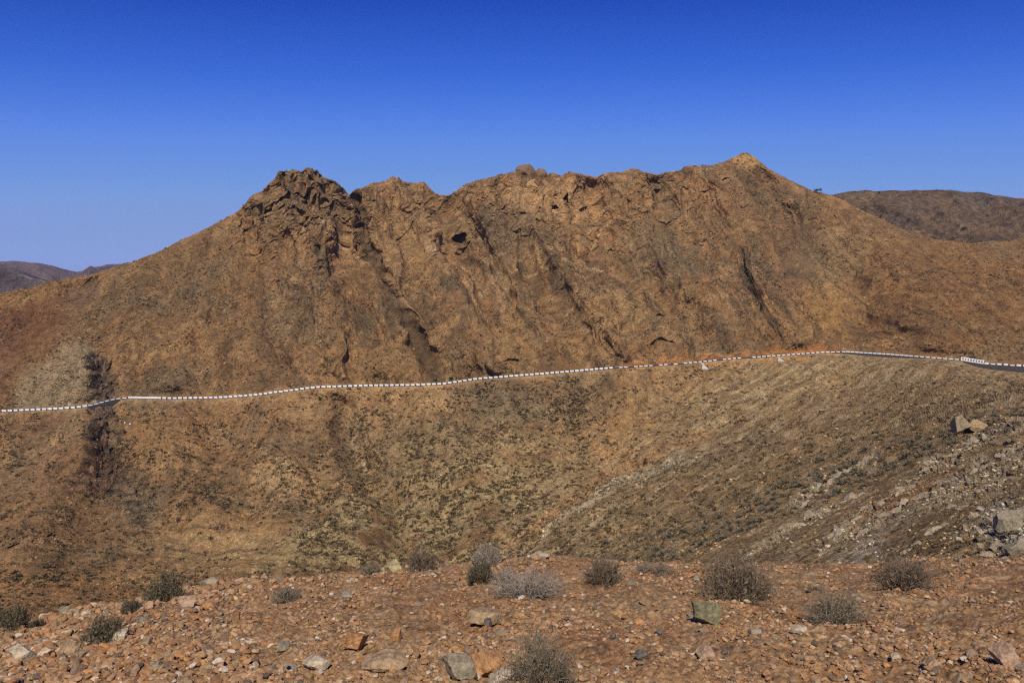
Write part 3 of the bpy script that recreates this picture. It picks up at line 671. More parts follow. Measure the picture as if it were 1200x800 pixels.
one_stone('boulder', 541, 806, 44, 36, K['grey'], 'pale grey speckled boulder at the bottom edge left of the grey bush', 15, 7, False, cat='boulder')
one_stone('boulder', 568, 790, 58, 34, K['orange'], 'rusty orange boulder behind the grey speckled boulder', 16, 9, yaw=10, cat='boulder')
one_stone('stone', 590, 806, 38, 22, K['pale'], 'pale rounded stone at the bottom edge between orange boulder and grey bush', 17, 8, False)
one_stone('stone', 568, 738, 46, 18, K['tan'], 'flat tan slab stone in the middle of the knoll', 18, 8, False)
one_stone('boulder', 460, 672, 22, 15, K['yellow'], 'yellowish pointed boulder on the crest beside the brown bush', 19, 6, tilt=-20, cat='boulder')
one_stone('boulder', 632, 658, 26, 8, K['pale'], 'flat pale slab on the crest of the knoll', 20, 6, cat='boulder')
one_stone('boulder', 78, 768, 30, 22, K['tan'], 'blocky tan boulder near the left edge with a shadow beside it', 21, 6, cat='boulder')
one_stone('boulder', 21, 783, 36, 24, K['pale'], 'pale blocky boulder in the bottom left corner', 22, 7, cat='boulder')
one_stone('stone', 50, 775, 22, 14, K['pale'], 'pale stone between the two blocky boulders at left', 23, 7)
one_stone('stone', 216, 711, 26, 14, K['pink'], 'pinkish pale stone at the foot of the dark green bush', 24, 6)
one_stone('stone', 166, 736, 16, 10, K['grey'], 'grey stone in a pile right of the left brown bush', 25, 7)
one_stone('stone', 139, 751, 20, 11, K['pale'], 'low pale stone below the left brown bush', 26, 8, False)
one_stone('stone', 171, 752, 16, 10, K['tan'], 'tan stone right of the low pale stone', 27, 6)
one_stone('stone', 130, 763, 16, 11, K['orange'], 'orange stone under the low pale stone', 28, 6)
one_stone('stone', 276, 732, 15, 14, K['rust'], 'brown stone with shadow halfway up the left part of the knoll', 29, 6, tilt=20)
one_stone('stone', 404, 709, 18, 12, K['grey'], 'pair-like cracked grey stone in the upper left of the knoll', 30, 5)
one_stone('stone', 182, 789, 18, 9, K['grey'], 'flat grey stone at the lower left with a sharp shadow', 31, 6)
one_stone('stone', 162, 790, 12, 9, K['orange'], 'small orange stone left of the flat grey one', 32, 6)
one_stone('stone', 885, 759, 17, 9, K['grey'], 'smooth grey stone right of centre below the olive bush', 33, 14, False)
one_stone('stone', 938, 748, 24, 9, K['pale'], 'flat cream stone under the grey green bush', 34, 8, False)
one_stone('stone', 1051, 778, 15, 8, K['pale'], 'small oval cream stone near the lower right', 35, 12, False)
one_stone('boulder', 1182, 794, 34, 30, K['pink'], 'pinkish boulder in the bottom right corner', 36, 7, cat='boulder')
one_stone('boulder', 1094, 797, 22, 18, K['tan'], 'tan block left of the bottom right corner boulder with black shadow', 37, 6, cat='boulder')
one_stone('stone', 718, 749, 9, 12, K['dark_grey'], 'small dark upright stone near the middle', 38, 6)
one_stone('stone', 754, 771, 20, 14, K['dark_grey'], 'dark grey stone lower right of the middle', 39, 8, False)
one_stone('stone', 773, 742, 12, 8, K['dark_grey'], 'dark stone left of the large greenish boulder', 40, 6)
one_stone('stone', 830, 776, 26, 22, K['pink'], 'dusty pink stone directly under the large greenish boulder', 41, 7, False)
one_stone('stone', 850, 772, 10, 8, K['dark_grey'], 'dark stone touching the dusty pink stone', 42, 7, False)
one_stone('stone', 749, 730, 18, 9, K['orange'], 'light orange stone with dark hollow near the middle', 43, 6)
one_stone('stone', 572, 739, 11, 12, K['dark_grey'], 'nearly black stone in front of the flat tan slab', 44, 8, False)
one_stone('stone', 368, 778, 40, 16, K['pale'], 'pale greyish slab lower left of the orange brown stone', 45, 8, False)
one_stone('stone', 333, 785, 12, 8, K['pale'], 'small bright stone at the bottom left of centre', 46, 5)
one_stone('stone', 450, 790, 60, 22, K['tan'], 'broad tan rock slab half buried at the bottom edge', 47, 9, False)
one_stone('stone', 1025, 729, 16, 10, K['tan'], 'tan stone right of the grey green bush', 48, 6)
one_stone('stone', 1050, 736, 10, 8, K['pink'], 'pink stone further right of the grey green bush', 49, 5)
one_stone('stone', 862, 692, 10, 8, K['orange'], 'bright orange stone left of the olive bush', 50, 5, pos=fgP(808,679)[0])
one_stone('stone', 816, 683, 11, 9, K['grey'], 'grey stone beside the bright orange one near the olive bush', 51, 6)
one_stone('boulder', 309, 679, 12, 9, K['tan'], 'left of two tan boulders on the crest at left of centre', 52, 6, cat='boulder')
one_stone('boulder', 322, 681, 14, 13, K['rust'], 'brown right one of two boulders on the crest at left', 53, 6, cat='boulder')
one_stone('boulder', 73, 716, 18, 12, K['grey'], 'grey boulder on the crest at the far left', 54, 7, cat='boulder')
one_stone('boulder', 243, 687, 26, 12, K['grey'], 'pale slab rising on the crest right of the dark green bush', 55, 6, cat='boulder')
one_stone('stone', 16, 716 + 30, 14, 8, K['tan'], 'tan stone under the left edge bush', 56, 6)

# boulders on the mountain
def mount_pt(px, py):
    j = int(np.argmin(abs(PX - px))); col = oPY[:, j]; i = int(np.argmin(abs(col - py))); return pos[i, j]
def mboulder(px, py, w_, h_, mat, label, seed, **k):
    return one_stone('boulder', px, py, w_, h_, mat, label, seed, pos=mount_pt(px, py), cat='boulder', **k)
mboulder(616, 203, 25, 16, K['summit'], 'left of the two rounded boulders on the middle summit', 61, planes=26, sharp=False, sink=.5)
mboulder(634, 203, 17, 13, K['summit'], 'right smaller of the two rounded boulders on the middle summit', 62, planes=26, sharp=False, sink=.5)
mboulder(1127, 510, 22, 22, M_outcrop, 'angular upright boulder on the right slope', 63, planes=6, sink=.1, tilt=15)
mboulder(1148, 507, 30, 16, K['tan'], 'broad brown boulder beside the angular one on the right slope', 64, planes=8, sink=.3)
mboulder(1186, 618, 34, 30, K['grey'], 'biggest grey block of the jagged outcrop at the right edge', 65, planes=9)
mboulder(1194, 655, 30, 20, K['grey'], 'lowest grey block of the jagged outcrop at the right edge', 66, planes=10)
for x_, y_, a_, b_ in ((1160,612,22,12),(1172,603,20,14),(1150,622,18,10),(1168,640,24,14),(1182,642,18,16),(1140,604,16,8),(1200,600,22,18),(1158,650,20,12),(1176,656,16,12),(1130,618,14,8),(1146,638,12,8),(1204,636,24,22),(1122,630,12,7),(1150,594,16,8)):
    q_ = mount_pt(x_, y_); s_ = a_ * q_[1] / F / 2
    o = link('rock', outcrop_meshes[(x_ + y_) % 8]); o.location = (q_[0], q_[1], q_[2] + s_ * .1); o.scale = (s_ * 1.1, s_, s_ * b_ / a_ * 1.5); o.rotation_euler = (.1, -.4 + (x_ % 5) * .08, (y_ % 7) * .4)
    tag(o, 'grey block wedged among others in the jagged right edge outcrop', 'rock', 'blocks of the right edge outcrop')
mboulder(1075, 664, 14, 12, K['pale'], 'pale split rock just behind the brown right bush', 68, planes=5)

# numerous individual stones on the knoll
n_named = len([o for o in COL.objects if o.name.startswith(('stone', 'boulder'))])
def free_stone(me, p, s, label, grp, yaw, cat='stone', tiltx=0, name='stone'):
    o = link(name, me); o.location = p; o.scale = s; o.rotation_euler = (tiltx, random.uniform(-.35, .35), yaw)
    tag(o, label, cat, grp); return o
N_IND = 150
px = rng.uniform(-5, 1205, 4000); py = 660 + 150 * rng.random(4000)**.8
ok = py > np.interp(px, FX, crest_y) + 1
dens = .35 + .65 * ss(-.2, .3, fbm(px / 90, py / 50, 333, 3)) + .5 * (px < 330)
ok &= rng.random(4000) < dens * .7
px, py = px[ok][:N_IND], py[ok][:N_IND]
pts = fgP(px, py)
for k in range(len(px)):
    w_ = (6 + 14 * random.random()**2.2 + (2 if px[k] < 250 else 0)) * (.75 + .5 * (py[k] - 650) / 150)
    s = w_ * pts[k, 1] / F / 2
    zone = 'left' if px[k] < 400 else ('middle' if px[k] < 800 else 'right')
    free_stone(stone_meshes[k % 14], (pts[k, 0], pts[k, 1], pts[k, 2] + s * .15), (s * random.uniform(.9, 1.3), s, s * random.uniform(.7, 1.1)),
               'angular loose stone among many on the %s part of the near knoll' % zone, 'loose stones on the %s part of the knoll' % zone, random.uniform(0, 6.28))
# individual rocks along the ledges of the right slope
cand = np.argwhere((rockr[:N1] > .35) & (oPX[:N1] > 840) & (oPX[:N1] < 1215) & (oPY[:N1] < 668) & (oPY[:N1] > 480))
sel = cand[rng.choice(len(cand), 95, replace=False)]
sel = sel[:55]
for k, (i, j) in enumerate(sel):
    p = pos[i, j]; s = random.choice([4, 5, 5, 6, 8, 11]) * p[1] / F / 2
    zone = 'upper' if oPY[i, j] < 570 else 'lower'
    free_stone(outcrop_meshes[k % 8], (p[0], p[1], p[2] + s * .2), (s * random.uniform(1, 1.6), s, s * random.uniform(.7, 1.2)),
               'ledge rock among many on the %s right hand slope' % zone, 'rocks on the %s ledges of the right slope' % zone, random.uniform(-.6, .6), 'rock', name='rock')

M_ledge = stone_mat('ledge_stone', [(.34,.26,.17), (.30,.24,.16), (.38,.31,.21), (.26,.20,.13)], 1.5)
M_crag = stone_mat('crag_stone', [(.11,.075,.045), (.17,.105,.06), (.08,.06,.04), (.19,.11,.06)], .6)
ledge_meshes = []
for k in range(8):
    v, f = rock_verts(3, 560 + k, 6, True, .09, (1, .5, .42)); ledge_meshes.append(mesh_np('ledge_shape', v, f, M_ledge, None, False))
crag_meshes = []
for k in range(6):
    v, f = rock_verts(3, 580 + k, 7, True, .09, (1, .8, .9)); crag_meshes.append(mesh_np('crag_shape', v, f, M_crag, None, False))
kq = 0
for li, (pts_, wd) in enumerate((([(868,656),(900,632),(940,606),(975,590),(1010,575)], 7), ([(958,640),(1000,612),(1050,578),(1090,550)], 8), ([(1092,546),(1140,520),(1200,492)], 8), ([(1010,622),(1060,592),(1110,563),(1190,530)], 7), ([(930,590),(980,558),(1020,538)], 6), ([(1060,640),(1100,612),(1140,590)], 7))):
    a_ = np.array(pts_, float); sl = np.concatenate([[0], np.cumsum(np.linalg.norm(np.diff(a_, axis=0), axis=1))]); t = 0
    while t < sl[-1]:
        x_ = np.interp(t, sl, a_[:, 0]); y_ = np.interp(t, sl, a_[:, 1]) + random.uniform(-3.5, 3.5); g_ = random.uniform(8, 20)
        if x_ < 1206 and y_ < 664 and random.random() < .8:
            q1, q2 = mount_pt(x_ - 6, y_ + 3.5), mount_pt(x_ + 6, y_ - 3.5); d_ = q2 - q1; yaw_ = math.atan2(d_[1], d_[0]); L_ = np.linalg.norm(d_[:2])
            q0 = mount_pt(x_, y_); s_ = g_ * q0[1] / F / 2 * 1.1
            o = link('ledge_rock', ledge_meshes[kq % 8]); o.location = (q0[0], q0[1], q0[2] - s_ * .08); o.scale = (s_ * 1.5, s_, s_ * random.uniform(.8, 1.3))
            o.rotation_euler = (random.uniform(-.2, .2), -math.atan2(d_[2], L_) + random.uniform(-.12, .12), yaw_ + random.uniform(-.25, .25))
            nm = ['yellowish tan', 'pale grey', 'upper grey', 'long middle', 'short upper tan', 'lower brown'][li]
            tag(o, 'slab of embedded rock in the %s rib running down the right slope' % nm, 'ledge rock', 'slabs of the %s rock rib' % nm); kq += 1
        t += g_ * .75
for k in range(44):
    if k < 28: x_ = 116 + (8 + k * .5) * math.sin(k * 2.4) + (k * .9) + random.uniform(-9 - k * .4, 9 + k * .5); y_ = 484 + k * 3.6; nm = 'dark crag in the ravine below the road'
    else: y_ = 424 + (k - 28) * 3.0; x_ = 112 + (y_ - 424) * .36 + random.uniform(-6, 7); nm = 'dark broken flank of the pale knob'
    q0 = mount_pt(x_, y_); s_ = random.uniform(8, 19 if k < 28 else 11) * q0[1] / F / 2
    o = link('crag_rock', crag_meshes[k % 6]); o.location = (q0[0], q0[1] + s_ * .3, q0[2]); o.scale = (s_ * .6, s_ * .6, s_ * random.uniform(.8, 1.6)); o.rotation_euler = (random.uniform(-.3, .3), random.uniform(-.5, .2), random.uniform(0, 6))
    tag(o, 'jagged block of the ' + nm, 'crag rock', 'blocks of the ' + nm)
for k in range(46):
    x_ = random.uniform(0, 1200) if k > 16 else random.uniform(0, 420); y_ = float(np.interp(x_, FX, crest_y)) + random.uniform(.5, 7); q0 = fgP(x_, y_)[0]; s_ = random.uniform(5, 13) * q0[1] / F / 2
    side = 'left' if x_ < 400 else ('middle' if x_ < 800 else 'right')
    free_stone(stone_meshes[k % 14], (q0[0], q0[1], q0[2] + s_ * .25), (s_, s_, s_ * random.uniform(.7, 1.2)), 'stone standing along the crest line of the knoll, %s third' % side, 'stones along the %s third of the crest' % side, random.uniform(0, 6))

def scatter_mesh(name, protos, P0, Sz, Cc, mat, smooth=False, flat=None, yawr=6.28, tilt=.5):
    """one mesh of many small copies: protos list of (v,f)"""
    n = len(P0); VV = []; FF = []; CC = []; off = 0
    pick = rng.integers(0, len(protos), n); yaw = rng.uniform(0, yawr, n); tl = rng.uniform(-tilt, tilt, n)
    for q_, (v, f) in enumerate(protos):
        idx = np.where(pick == q_)[0]
        if not len(idx): continue
        cy, sy = np.cos(yaw[idx])[:, None], np.sin(yaw[idx])[:, None]; ct, st_ = np.cos(tl[idx])[:, None], np.sin(tl[idx])[:, None]
        x, y, z = v[None, :, 0], v[None, :, 1], v[None, :, 2]
        x2 = x * ct + z * st_; z2 = -x * st_ + z * ct
        X = x2 * cy - y * sy; Yy = x2 * sy + y * cy
        W = np.stack([X * Sz[idx, 0:1], Yy * Sz[idx, 0:1], z2 * Sz[idx, 1:2]], -1) + P0[idx][:, None, :]
        VV.append(W.reshape(-1, 3)); m = len(v)
        FF.append((f[None] + (np.arange(len(idx)) * m)[:, None, None]).reshape(-1, f.shape[1]) + off); off += len(idx) * m
        if Cc is not None: CC.append(np.repeat(Cc[idx], m, 0))
    me = mesh_np(name, np.concatenate(VV), np.concatenate(FF), mat, np.concatenate(CC) if Cc is not None else None, smooth)
    return link(name, me)
gp = [rock_verts(1, 700 + k, 7, True, 0, (1, .8, .6)) for k in range(10)]
pal = np.array([1.10, 1.00, .82]) * np.array([(.29,.18,.10), (.33,.22,.13), (.25,.16,.09), TAN, TAN, ORG, RUST, (.30,.17,.09), (.30,.17,.09), GREY, PALE, PINK, (.33,.22,.14), (.24,.13,.075), (.20,.15,.11)])
def gravel(name, n, smin, smax, pw, label, protos):
    px = rng.uniform(-60, 1260, n * 2); t = rng.random(n * 2); cy = np.interp(px, FX, crest_y); py = cy + (830 - cy) * t**1.15
    d = .10 + .9 * ss(-.2, .3, fbm(px / 80, py / 30, 444, 4)) + .35 * (px < 300) + .3 * (py < cy + 12)
    ok = rng.random(n * 2) < d; px = px[ok][:n]; py = py[ok][:n]
    p = fgP(px, py); w_ = smin + (smax - smin) * rng.random(len(px))**pw
    w_ *= (.62 + .55 * (py - 650) / 150) * (1 + .30 * (px < 330) + .25 * (py < np.interp(px, FX, crest_y) + 8))
    s = w_ * p[:, 1] / F / 2; p[:, 2] += s * .32
    cc = pal[rng.integers(0, len(pal), len(px))] * rng.uniform(.75, 1.25, (len(px), 1))
    cc = cc * .78 + np.array((.30, .17, .082)) * .22; kq = rng.random(len(cc)); cc[kq < .05] = (.50, .41, .29); cc[kq > .95] = (.13, .095, .065)
    o = scatter_mesh(name, protos, p, np.stack([s, s * rng.uniform(.7, 1.1, len(s))], -1), cc, M_gravel)
    tag(o, label, 'gravel', kind='stuff')
gravel('gravel', 60000, 1.1, 10.5, 4.0, 'loose gravel and small stones covering the near knoll', gp)

# loose rock over the mountain
def slope_pick(n, wgt):
    """random grid cells, weighted; returns picture x, y and 3D position"""
    w_ = wgt.ravel().astype(float); cs = np.cumsum(w_); r = np.searchsorted(cs, rng.random(n) * cs[-1]); i, j = np.unravel_index(r, wgt.shape)
    return i, j
inpic = ((oPX > -60) & (oPX < 1260) & (vd > 2.5)).astype(np.float32)
wr = (.10 + .5 * rock + 1.2 * rockr + .35 * rights * ss(0, .4, stk2) + .3 * ss(.1, .4, n_b)) * inpic
i, j = slope_pick(15000, wr); p0 = pos[i, j].copy()
szpx = 1.0 + 3.2 * rng.random(len(i))**3; s = szpx * p0[:, 1] / F / 2 * np.where(p0[:,1] < 200, 1.3, 1.0)
cc = c[i, j] * rng.uniform(.8, 1.5, (len(i), 1)) + .02; p0[:, 2] += s * .3
o = scatter_mesh('scree', gp, p0, np.stack([s, s * rng.uniform(.7, 1.2, len(s))], -1), np.clip(cc, 0, .7), M_gravel)
tag(o, 'loose rocks and scree strewn over the slopes', 'scree', kind='stuff')

# ------------------------------------------------------------------ scrub
def tuft(n, seed, h=.75, wid=.10, core=.2):
    """dome of narrow leaf/twig triangles, radius 1"""
    r = np.random.default_rng(seed); V = []; 
    az = r.uniform(0, 2 * np.pi, n); el = np.arcsin(r.uniform(.02, 1, n)); rad = r.uniform(.55, 1.0, n)
    d = np.stack([np.cos(az) * np.cos(el), np.sin(az) * np.cos(el), np.sin(el) * h], -1)
    tip = d * rad[:, None]; root = d * (rad * r.uniform(.1, .5, n))[:, None]
    side = np.cross(d, r.normal(size=(n, 3))); side /= np.linalg.norm(side, axis=1, keepdims=True)
    w_ = wid * r.uniform(.5, 1.3, n)[:, None]
    mid = (tip + root) / 2
    V = np.stack([root, mid + side * w_, tip, mid - side * w_], 1).reshape(-1, 3)
    Fq = np.arange(n * 4).reshape(n, 4)
    return V, Fq
tiny = [tuft(16, 800 + k, .8, .22) for k in range(6)]
wv = (.22 + .65 * olive + .6 * ss(-.1, .35, n_b) * (upm + lefts) + .35 * rights + .35 * upm * ss(.1, .4, -n_a)) * inpic * (1 - .85 * rock) * (1 - .6*rockr)
wv *= 1 - .9 * np.clip(blob(740,495,35,28,10) + 1.2*ss(.25,.5,_blob0(260,640,90,36)) + line_mask([(740,425),(850,416),(980,409)], 4), 0, 1)
dk = np.clip(line_mask([(395,470),(400,520),(430,560)], 16) + line_mask([(120,470),(135,530),(165,590)], 20) + blob(590,465,80,16) + blob(660,470,40,30) + line_mask([(690,575),(800,545),(900,520)], 9) + blob(210,560,60,40)*.6, 0, 1)
wv = wv * (1 + .8 * dk)
clump = fbm(PXx / 22, PYx / 14, 160, 4); wv = wv * (.40 + ss(-.3, .3, clump + .3 * dk))**1.2 * np.where(upm > 0, .9, 1.1) * (1 + 1.5 * (1 - ss(.35, .5, F2)) * fallm)
NSC = 72000
i, j = slope_pick(NSC, wv); p0 = pos[i, j].copy()
szm = (.75 + 2.5 * rng.random(NSC)**3.0) * np.where(upm[i, j] > 0, .85, 1.15)
szm = np.where(rights[i, j] > .5, szm * .8, szm)
szm = np.where(p0[:, 1] < 150, .25 + .5 * rng.random(NSC)**2, szm)
ppx_ = oPX[i, j]; ppy_ = oPY[i, j]
vis = szm / p0[:, 1] * F
order = np.argsort(-(vis + 100 * 0))
big = order[(p0[order, 1] < 260) & (oPX[i, j][order] > 300) & (oPX[i, j][order] < 1205) & (oPY[i, j][order] < 668)][:255]
rest = np.setdiff1d(np.arange(NSC), big)
tones = np.array([1.45, 1.28, .95]) * np.array([(.07,.058,.036), (.10,.08,.05), (.06,.055,.032), (.14,.11,.068), (.085,.066,.044), (.055,.046,.038)])
cc = tones[rng.integers(0, len(tones), NSC)] * rng.uniform(.8, 1.2, (NSC, 1))
s = szm / 2
o = scatter_mesh('scrub', tiny, p0[rest], np.stack([s[rest], s[rest] * rng.uniform(.8, 1.2, len(rest))], -1), cc[rest], M_gravel, tilt=.1)
tag(o, 'low dry scrub dotting the mountain and valley slopes', 'scrub', kind='stuff')

def shrub_mesh(seed, mat, n_main=70, n_sub=14, h=.75, thick=.008, messy=.25, flat=1.0):
    r = np.random.default_rng(seed); V = []; Fc = []
    def strip(pts, w0, w1):
        pts = np.array(pts); n = len(pts); d = pts[-1] - pts[0]
        s1 = np.cross(d, r.normal(size=3)); s1 /= np.linalg.norm(s1) + 1e-9; s2 = np.cross(d / (np.linalg.norm(d) + 1e-9), s1)
        b = len(V)
        for k in range(n):
            w_ = w0 + (w1 - w0) * k / (n - 1)
            for a in (0, 2.094, 4.189): V.append(pts[k] + (s1 * math.cos(a) + s2 * math.sin(a)) * w_)
        for k in range(n - 1):
            for a in range(3):
                Fc.append((b + k * 3 + a, b + k * 3 + (a + 1) % 3, b + k * 3 + 3 + (a + 1) % 3, b + k * 3 + 3 + a))
    for m in range(n_main):
        az = r.uniform(0, 2 * np.pi); el = math.asin(r.uniform(.05, 1)); L = r.uniform(.7, 1.0) * flat
        tip = np.array([math.cos(az) * math.cos(el), math.sin(az) * math.cos(el), math.sin(el) * h + .02]) * L
        rt = np.array([math.cos(az), math.sin(az), 0]) * r.uniform(0, .22)
        mid = rt * .5 + tip * .5 + r.normal(size=3) * .07 - np.array([0, 0, .03])
        mid2 = rt * .25 + tip * .75 + r.normal(size=3) * .06
        strip([rt, mid, mid2, tip], thick * 1.6, thick * .6)
        for q_ in range(n_sub):
            t = r.uniform(.2, 1.0); b0 = (rt * (1 - t) + tip * t) if t > .75 else (rt * (1 - t) + tip * t) * .5 + mid * .5
            dr = (tip - rt) / np.linalg.norm(tip - rt) + r.normal(size=3) * (.5 + messy); dr[2] = abs(dr[2]) * .8 + .05; dr /= np.linalg.norm(dr)
            l = r.uniform(.12, .32); e = b0 + dr * l
            rr_ = np.linalg.norm(e / np.array([1, 1, h])); 
            if rr_ > 1.05: e = e / rr_ * 1.05
            strip([b0, (b0 + e) / 2 + r.normal(size=3) * .03, e], thick * .8, thick * .35)
    return mesh_np('shrub_shape', np.array(V), np.array(Fc), mat, None, True)
def leaf_mesh(seed, mat, n=1500, h=.75, size=.03):
    r = np.random.default_rng(seed)
    az = r.uniform(0, 2 * np.pi, n); el = np.arcsin(r.uniform(.0, 1, n)); rad = r.uniform(.5, 1.02, n)
    lump = 1 + .18 * np.sin(az * 3 + seed) * np.cos(el * 4 + seed) + .1 * np.sin(az * 7)
    ctr = np.stack([np.cos(az) * np.cos(el), np.sin(az) * np.cos(el), np.sin(el) * h], -1) * (rad * lump)[:, None]
    a = r.normal(size=(n, 3)); a /= np.linalg.norm(a, axis=1, keepdims=True); b = np.cross(a, r.normal(size=(n, 3))); b /= np.linalg.norm(b, axis=1, keepdims=True)
    sz = size * r.uniform(.5, 1.4, n)[:, None]
    V = np.stack([ctr - a * sz, ctr + b * sz * .3, ctr + a * sz, ctr - b * sz * .3], 1).reshape(-1, 3)
    return mesh_np('foliage_shape', V, np.arange(n * 4).reshape(n, 4), mat, None, True)
def shrub(px, py, wpx, hpx, kind, label, seed, leaves=0, messy=.25, dense=1.0, cat='bush', lkind=None, pos3=None):
    p = fgP(px, py)[0] if pos3 is None else np.array(pos3)
    W = wpx * p[1] / F / 2 * 1.12; H = hpx * p[1] / F * 1.08
    h = .75
    o = empty('bush', (p[0], p[1] + W * .45, p[2] - .02 - W*.05)); tag(o, label, cat)
    th = max(.009, .42 * p[1] / F / W)             # twigs about a pixel thick
    b = link('branches', shrub_mesh(seed, M_pl[kind], int(85 * dense), 16, h, th * .75, messy), o)
    b.scale = (W, W * .9, H / h)
    if leaves:
        f = link('foliage', leaf_mesh(seed + 1, M_pl[lkind or kind], leaves, h, .045), o); f.scale = (W, W * .9, H / h)
    return o
shrub(634, 812, 92, 64, 'grey', 'twiggy grey cushion bush at the bottom centre', 1001, 500, lkind='green', dense=1.4)
shrub(870, 706, 92, 54, 'brown', 'largest bush, a round olive brown dome right of centre', 1002, 900, lkind='green', dense=1.5)
shrub(990, 728, 82, 38, 'grey', 'low grey green bush with a shadow to its left, lower right', 1003, 500, lkind='scrub', dense=1.1)
shrub(1068, 694, 78, 42, 'brown', 'brown bush with black shadow beneath, at the right by the pale split rock', 1004, 500, lkind='brown', dense=1.2)
shrub(708, 690, 50, 32, 'brown', 'small grey brown bush right of the sprawling dead one', 1005, 350, lkind='scrub')
shrub(770, 673, 52, 13, 'grey', 'flat grey mat-like bush near the crest', 1006, 100, messy=.5, lkind='grey')
shrub(622, 700, 104, 27, 'pale', 'wide sprawling pale dead bush above centre', 1007, 0, messy=.8, dense=.8)
shrub(594, 692, 44, 24, 'pale', 'tangled grey bush at the left end of the sprawling dead one', 1008, 0, messy=.6, dense=.7)
shrub(562, 686, 36, 26, 'dark', 'small olive bush left of the tangled grey ones', 1009, 500, lkind='green')
shrub(494, 673, 40, 26, 'brown', 'brown bush on the crest right of the yellowish boulder', 1010, 200, lkind='brown')
shrub(434, 675, 28, 17, 'grey', 'tiny grey bush on the crest left of the yellowish boulder', 1011, 150, lkind='scrub')
shrub(189, 708, 48, 34, 'dark', 'dark green dense bush standing on the left crest', 1012, 2200, lkind='green')
shrub(114, 754, 54, 36, 'dark', 'brownish olive bush below the left crest', 1013, 900, lkind='green')
shrub(152, 724, 24, 16, 'dark', 'small green bush between the two left bushes', 1014, 500, lkind='green')
shrub(334, 702, 38, 18, 'grey', 'low grey green cushion bush left of centre', 1015, 500, lkind='scrub')
shrub(10, 738, 40, 30, 'dark', 'dark green bush cut by the left edge', 1016, 1800, lkind='green')
shrub(44, 732, 18, 14, 'dark', 'small dark bush right of the left edge bush', 1017, 500, lkind='green')
p = fgP(571, 662)[0]; shrub(571, 662, 42, 30, 'pale', 'dry pale bush standing up behind the crest at centre', 1018, 0, messy=.7, dense=.6)
shrub(731, 656, 10, 8, 'dark', 'tiny green bush on the crest right of the flat slab', 1019, 300, lkind='green')
shrub(958, 692, 26, 8, 'grey', 'flat dead twigs left of the brown right bush', 1020, 0, messy=.8, dense=.4)
# individual shrubs of the nearer slope
mid = [mesh_np('shrub_shape', *tuft(150, 900 + k, .8, .05), M_pl['scrub' if k % 3 else 'brown'], None, True) for k in range(6)]
for k, q_ in enumerate(big):
    o = link('shrub', mid[k % 6]); s_ = szm[q_] / 2 * 1.15
    o.location = p0[q_]; o.scale = (s_, s_, s_ * random.uniform(.8, 1.1)); o.rotation_euler = (0, 0, random.uniform(0, 6.28))
    x_, y_ = oPX[i[q_], j[q_]], oPY[i[q_], j[q_]]
    z_ = 'right edge of the slope' if x_ > 1040 else ('lower right slope' if y_ > 570 else 'upper right slope')
    tag(o, 'small dry shrub among many on the ' + z_, 'shrub', 'shrubs on the ' + z_)
# dark bushes and trees by the road, on the skyline and the far hill
def tree(px, py, hpx, label, p=None, wide=.9, seed=0, group=None):
    p = mount_pt(px, py) if p is None else p
    H = hpx * p[1] / F
    o = empty('tree', tuple(p)); tag(o, label, 'tree', group)
    r = np.random.default_rng(seed); V = []; Fc = []
    def limb(a, b, r0, r1, n=6):
        a = np.array(a); b = np.array(b); d = b - a; s1 = np.cross(d, (0.3, 1, .2)); s1 /= np.linalg.norm(s1); s2 = np.cross(d / np.linalg.norm(d), s1); k0_ = len(V)
        for q0, rr_ in ((a, r0), (b, r1)):
            for t in range(n): V.append(q0 + (s1 * math.cos(t * 6.283 / n) + s2 * math.sin(t * 6.283 / n)) * rr_)
        for t in range(n): Fc.append((k0_ + t, k0_ + (t + 1) % n, k0_ + n + (t + 1) % n, k0_ + n + t))
    limb((0, 0, -.3), (.03 * H, 0, .45 * H), .05 * H, .03 * H)
    for t in range(5):
        a = t * 1.26; limb((.03 * H, 0, .4 * H), (math.cos(a) * .3 * H, math.sin(a) * .3 * H, .72 * H), .025 * H, .01 * H)
    link('trunk', mesh_np('trunk', np.array(V), np.array(Fc), M_pl['brown'], None, True), o)
    n = 420; ctr = r.normal(size=(7, 3)) * np.array([.22, .22, .14]) * H + np.array([0, 0, .62 * H]); pk = r.integers(0, 7, n)
    c_ = ctr[pk] + r.normal(size=(n, 3)) * .11 * H * np.array([wide, wide, .9]); c_[:, 2] = np.maximum(c_[:, 2], .12 * H)
    a = r.normal(size=(n, 3)) * .045 * H; b = r.normal(size=(n, 3)) * .03 * H
    VV = np.stack([c_ - a, c_ + b, c_ + a, c_ - b], 1).reshape(-1, 3)
    link('crown', mesh_np('crown', VV, np.arange(n * 4).reshape(n, 4), M_pl['leaf'], None, True), o)
tree(528.5, 446, 7.5, 'right hand green tree of the pair beside the mountain road', seed=1)
tree(511, 447, 5.5, 'left hand lower green tree of the pair beside the mountain road', seed=2, wide=1.4)
tree(957, 226, 6, 'dark tree on the skyline right of the pointed peak', seed=3, wide=1.3)
tree(375, 470, 5, 'small dark green bush-like tree just below the road left of centre', seed=4, wide=1.3)
hv = hillR.reshape(-1, 3)
hpxy = np.stack([hv[:, 0] / hv[:, 1], hv[:, 2] / hv[:, 1]], -1)
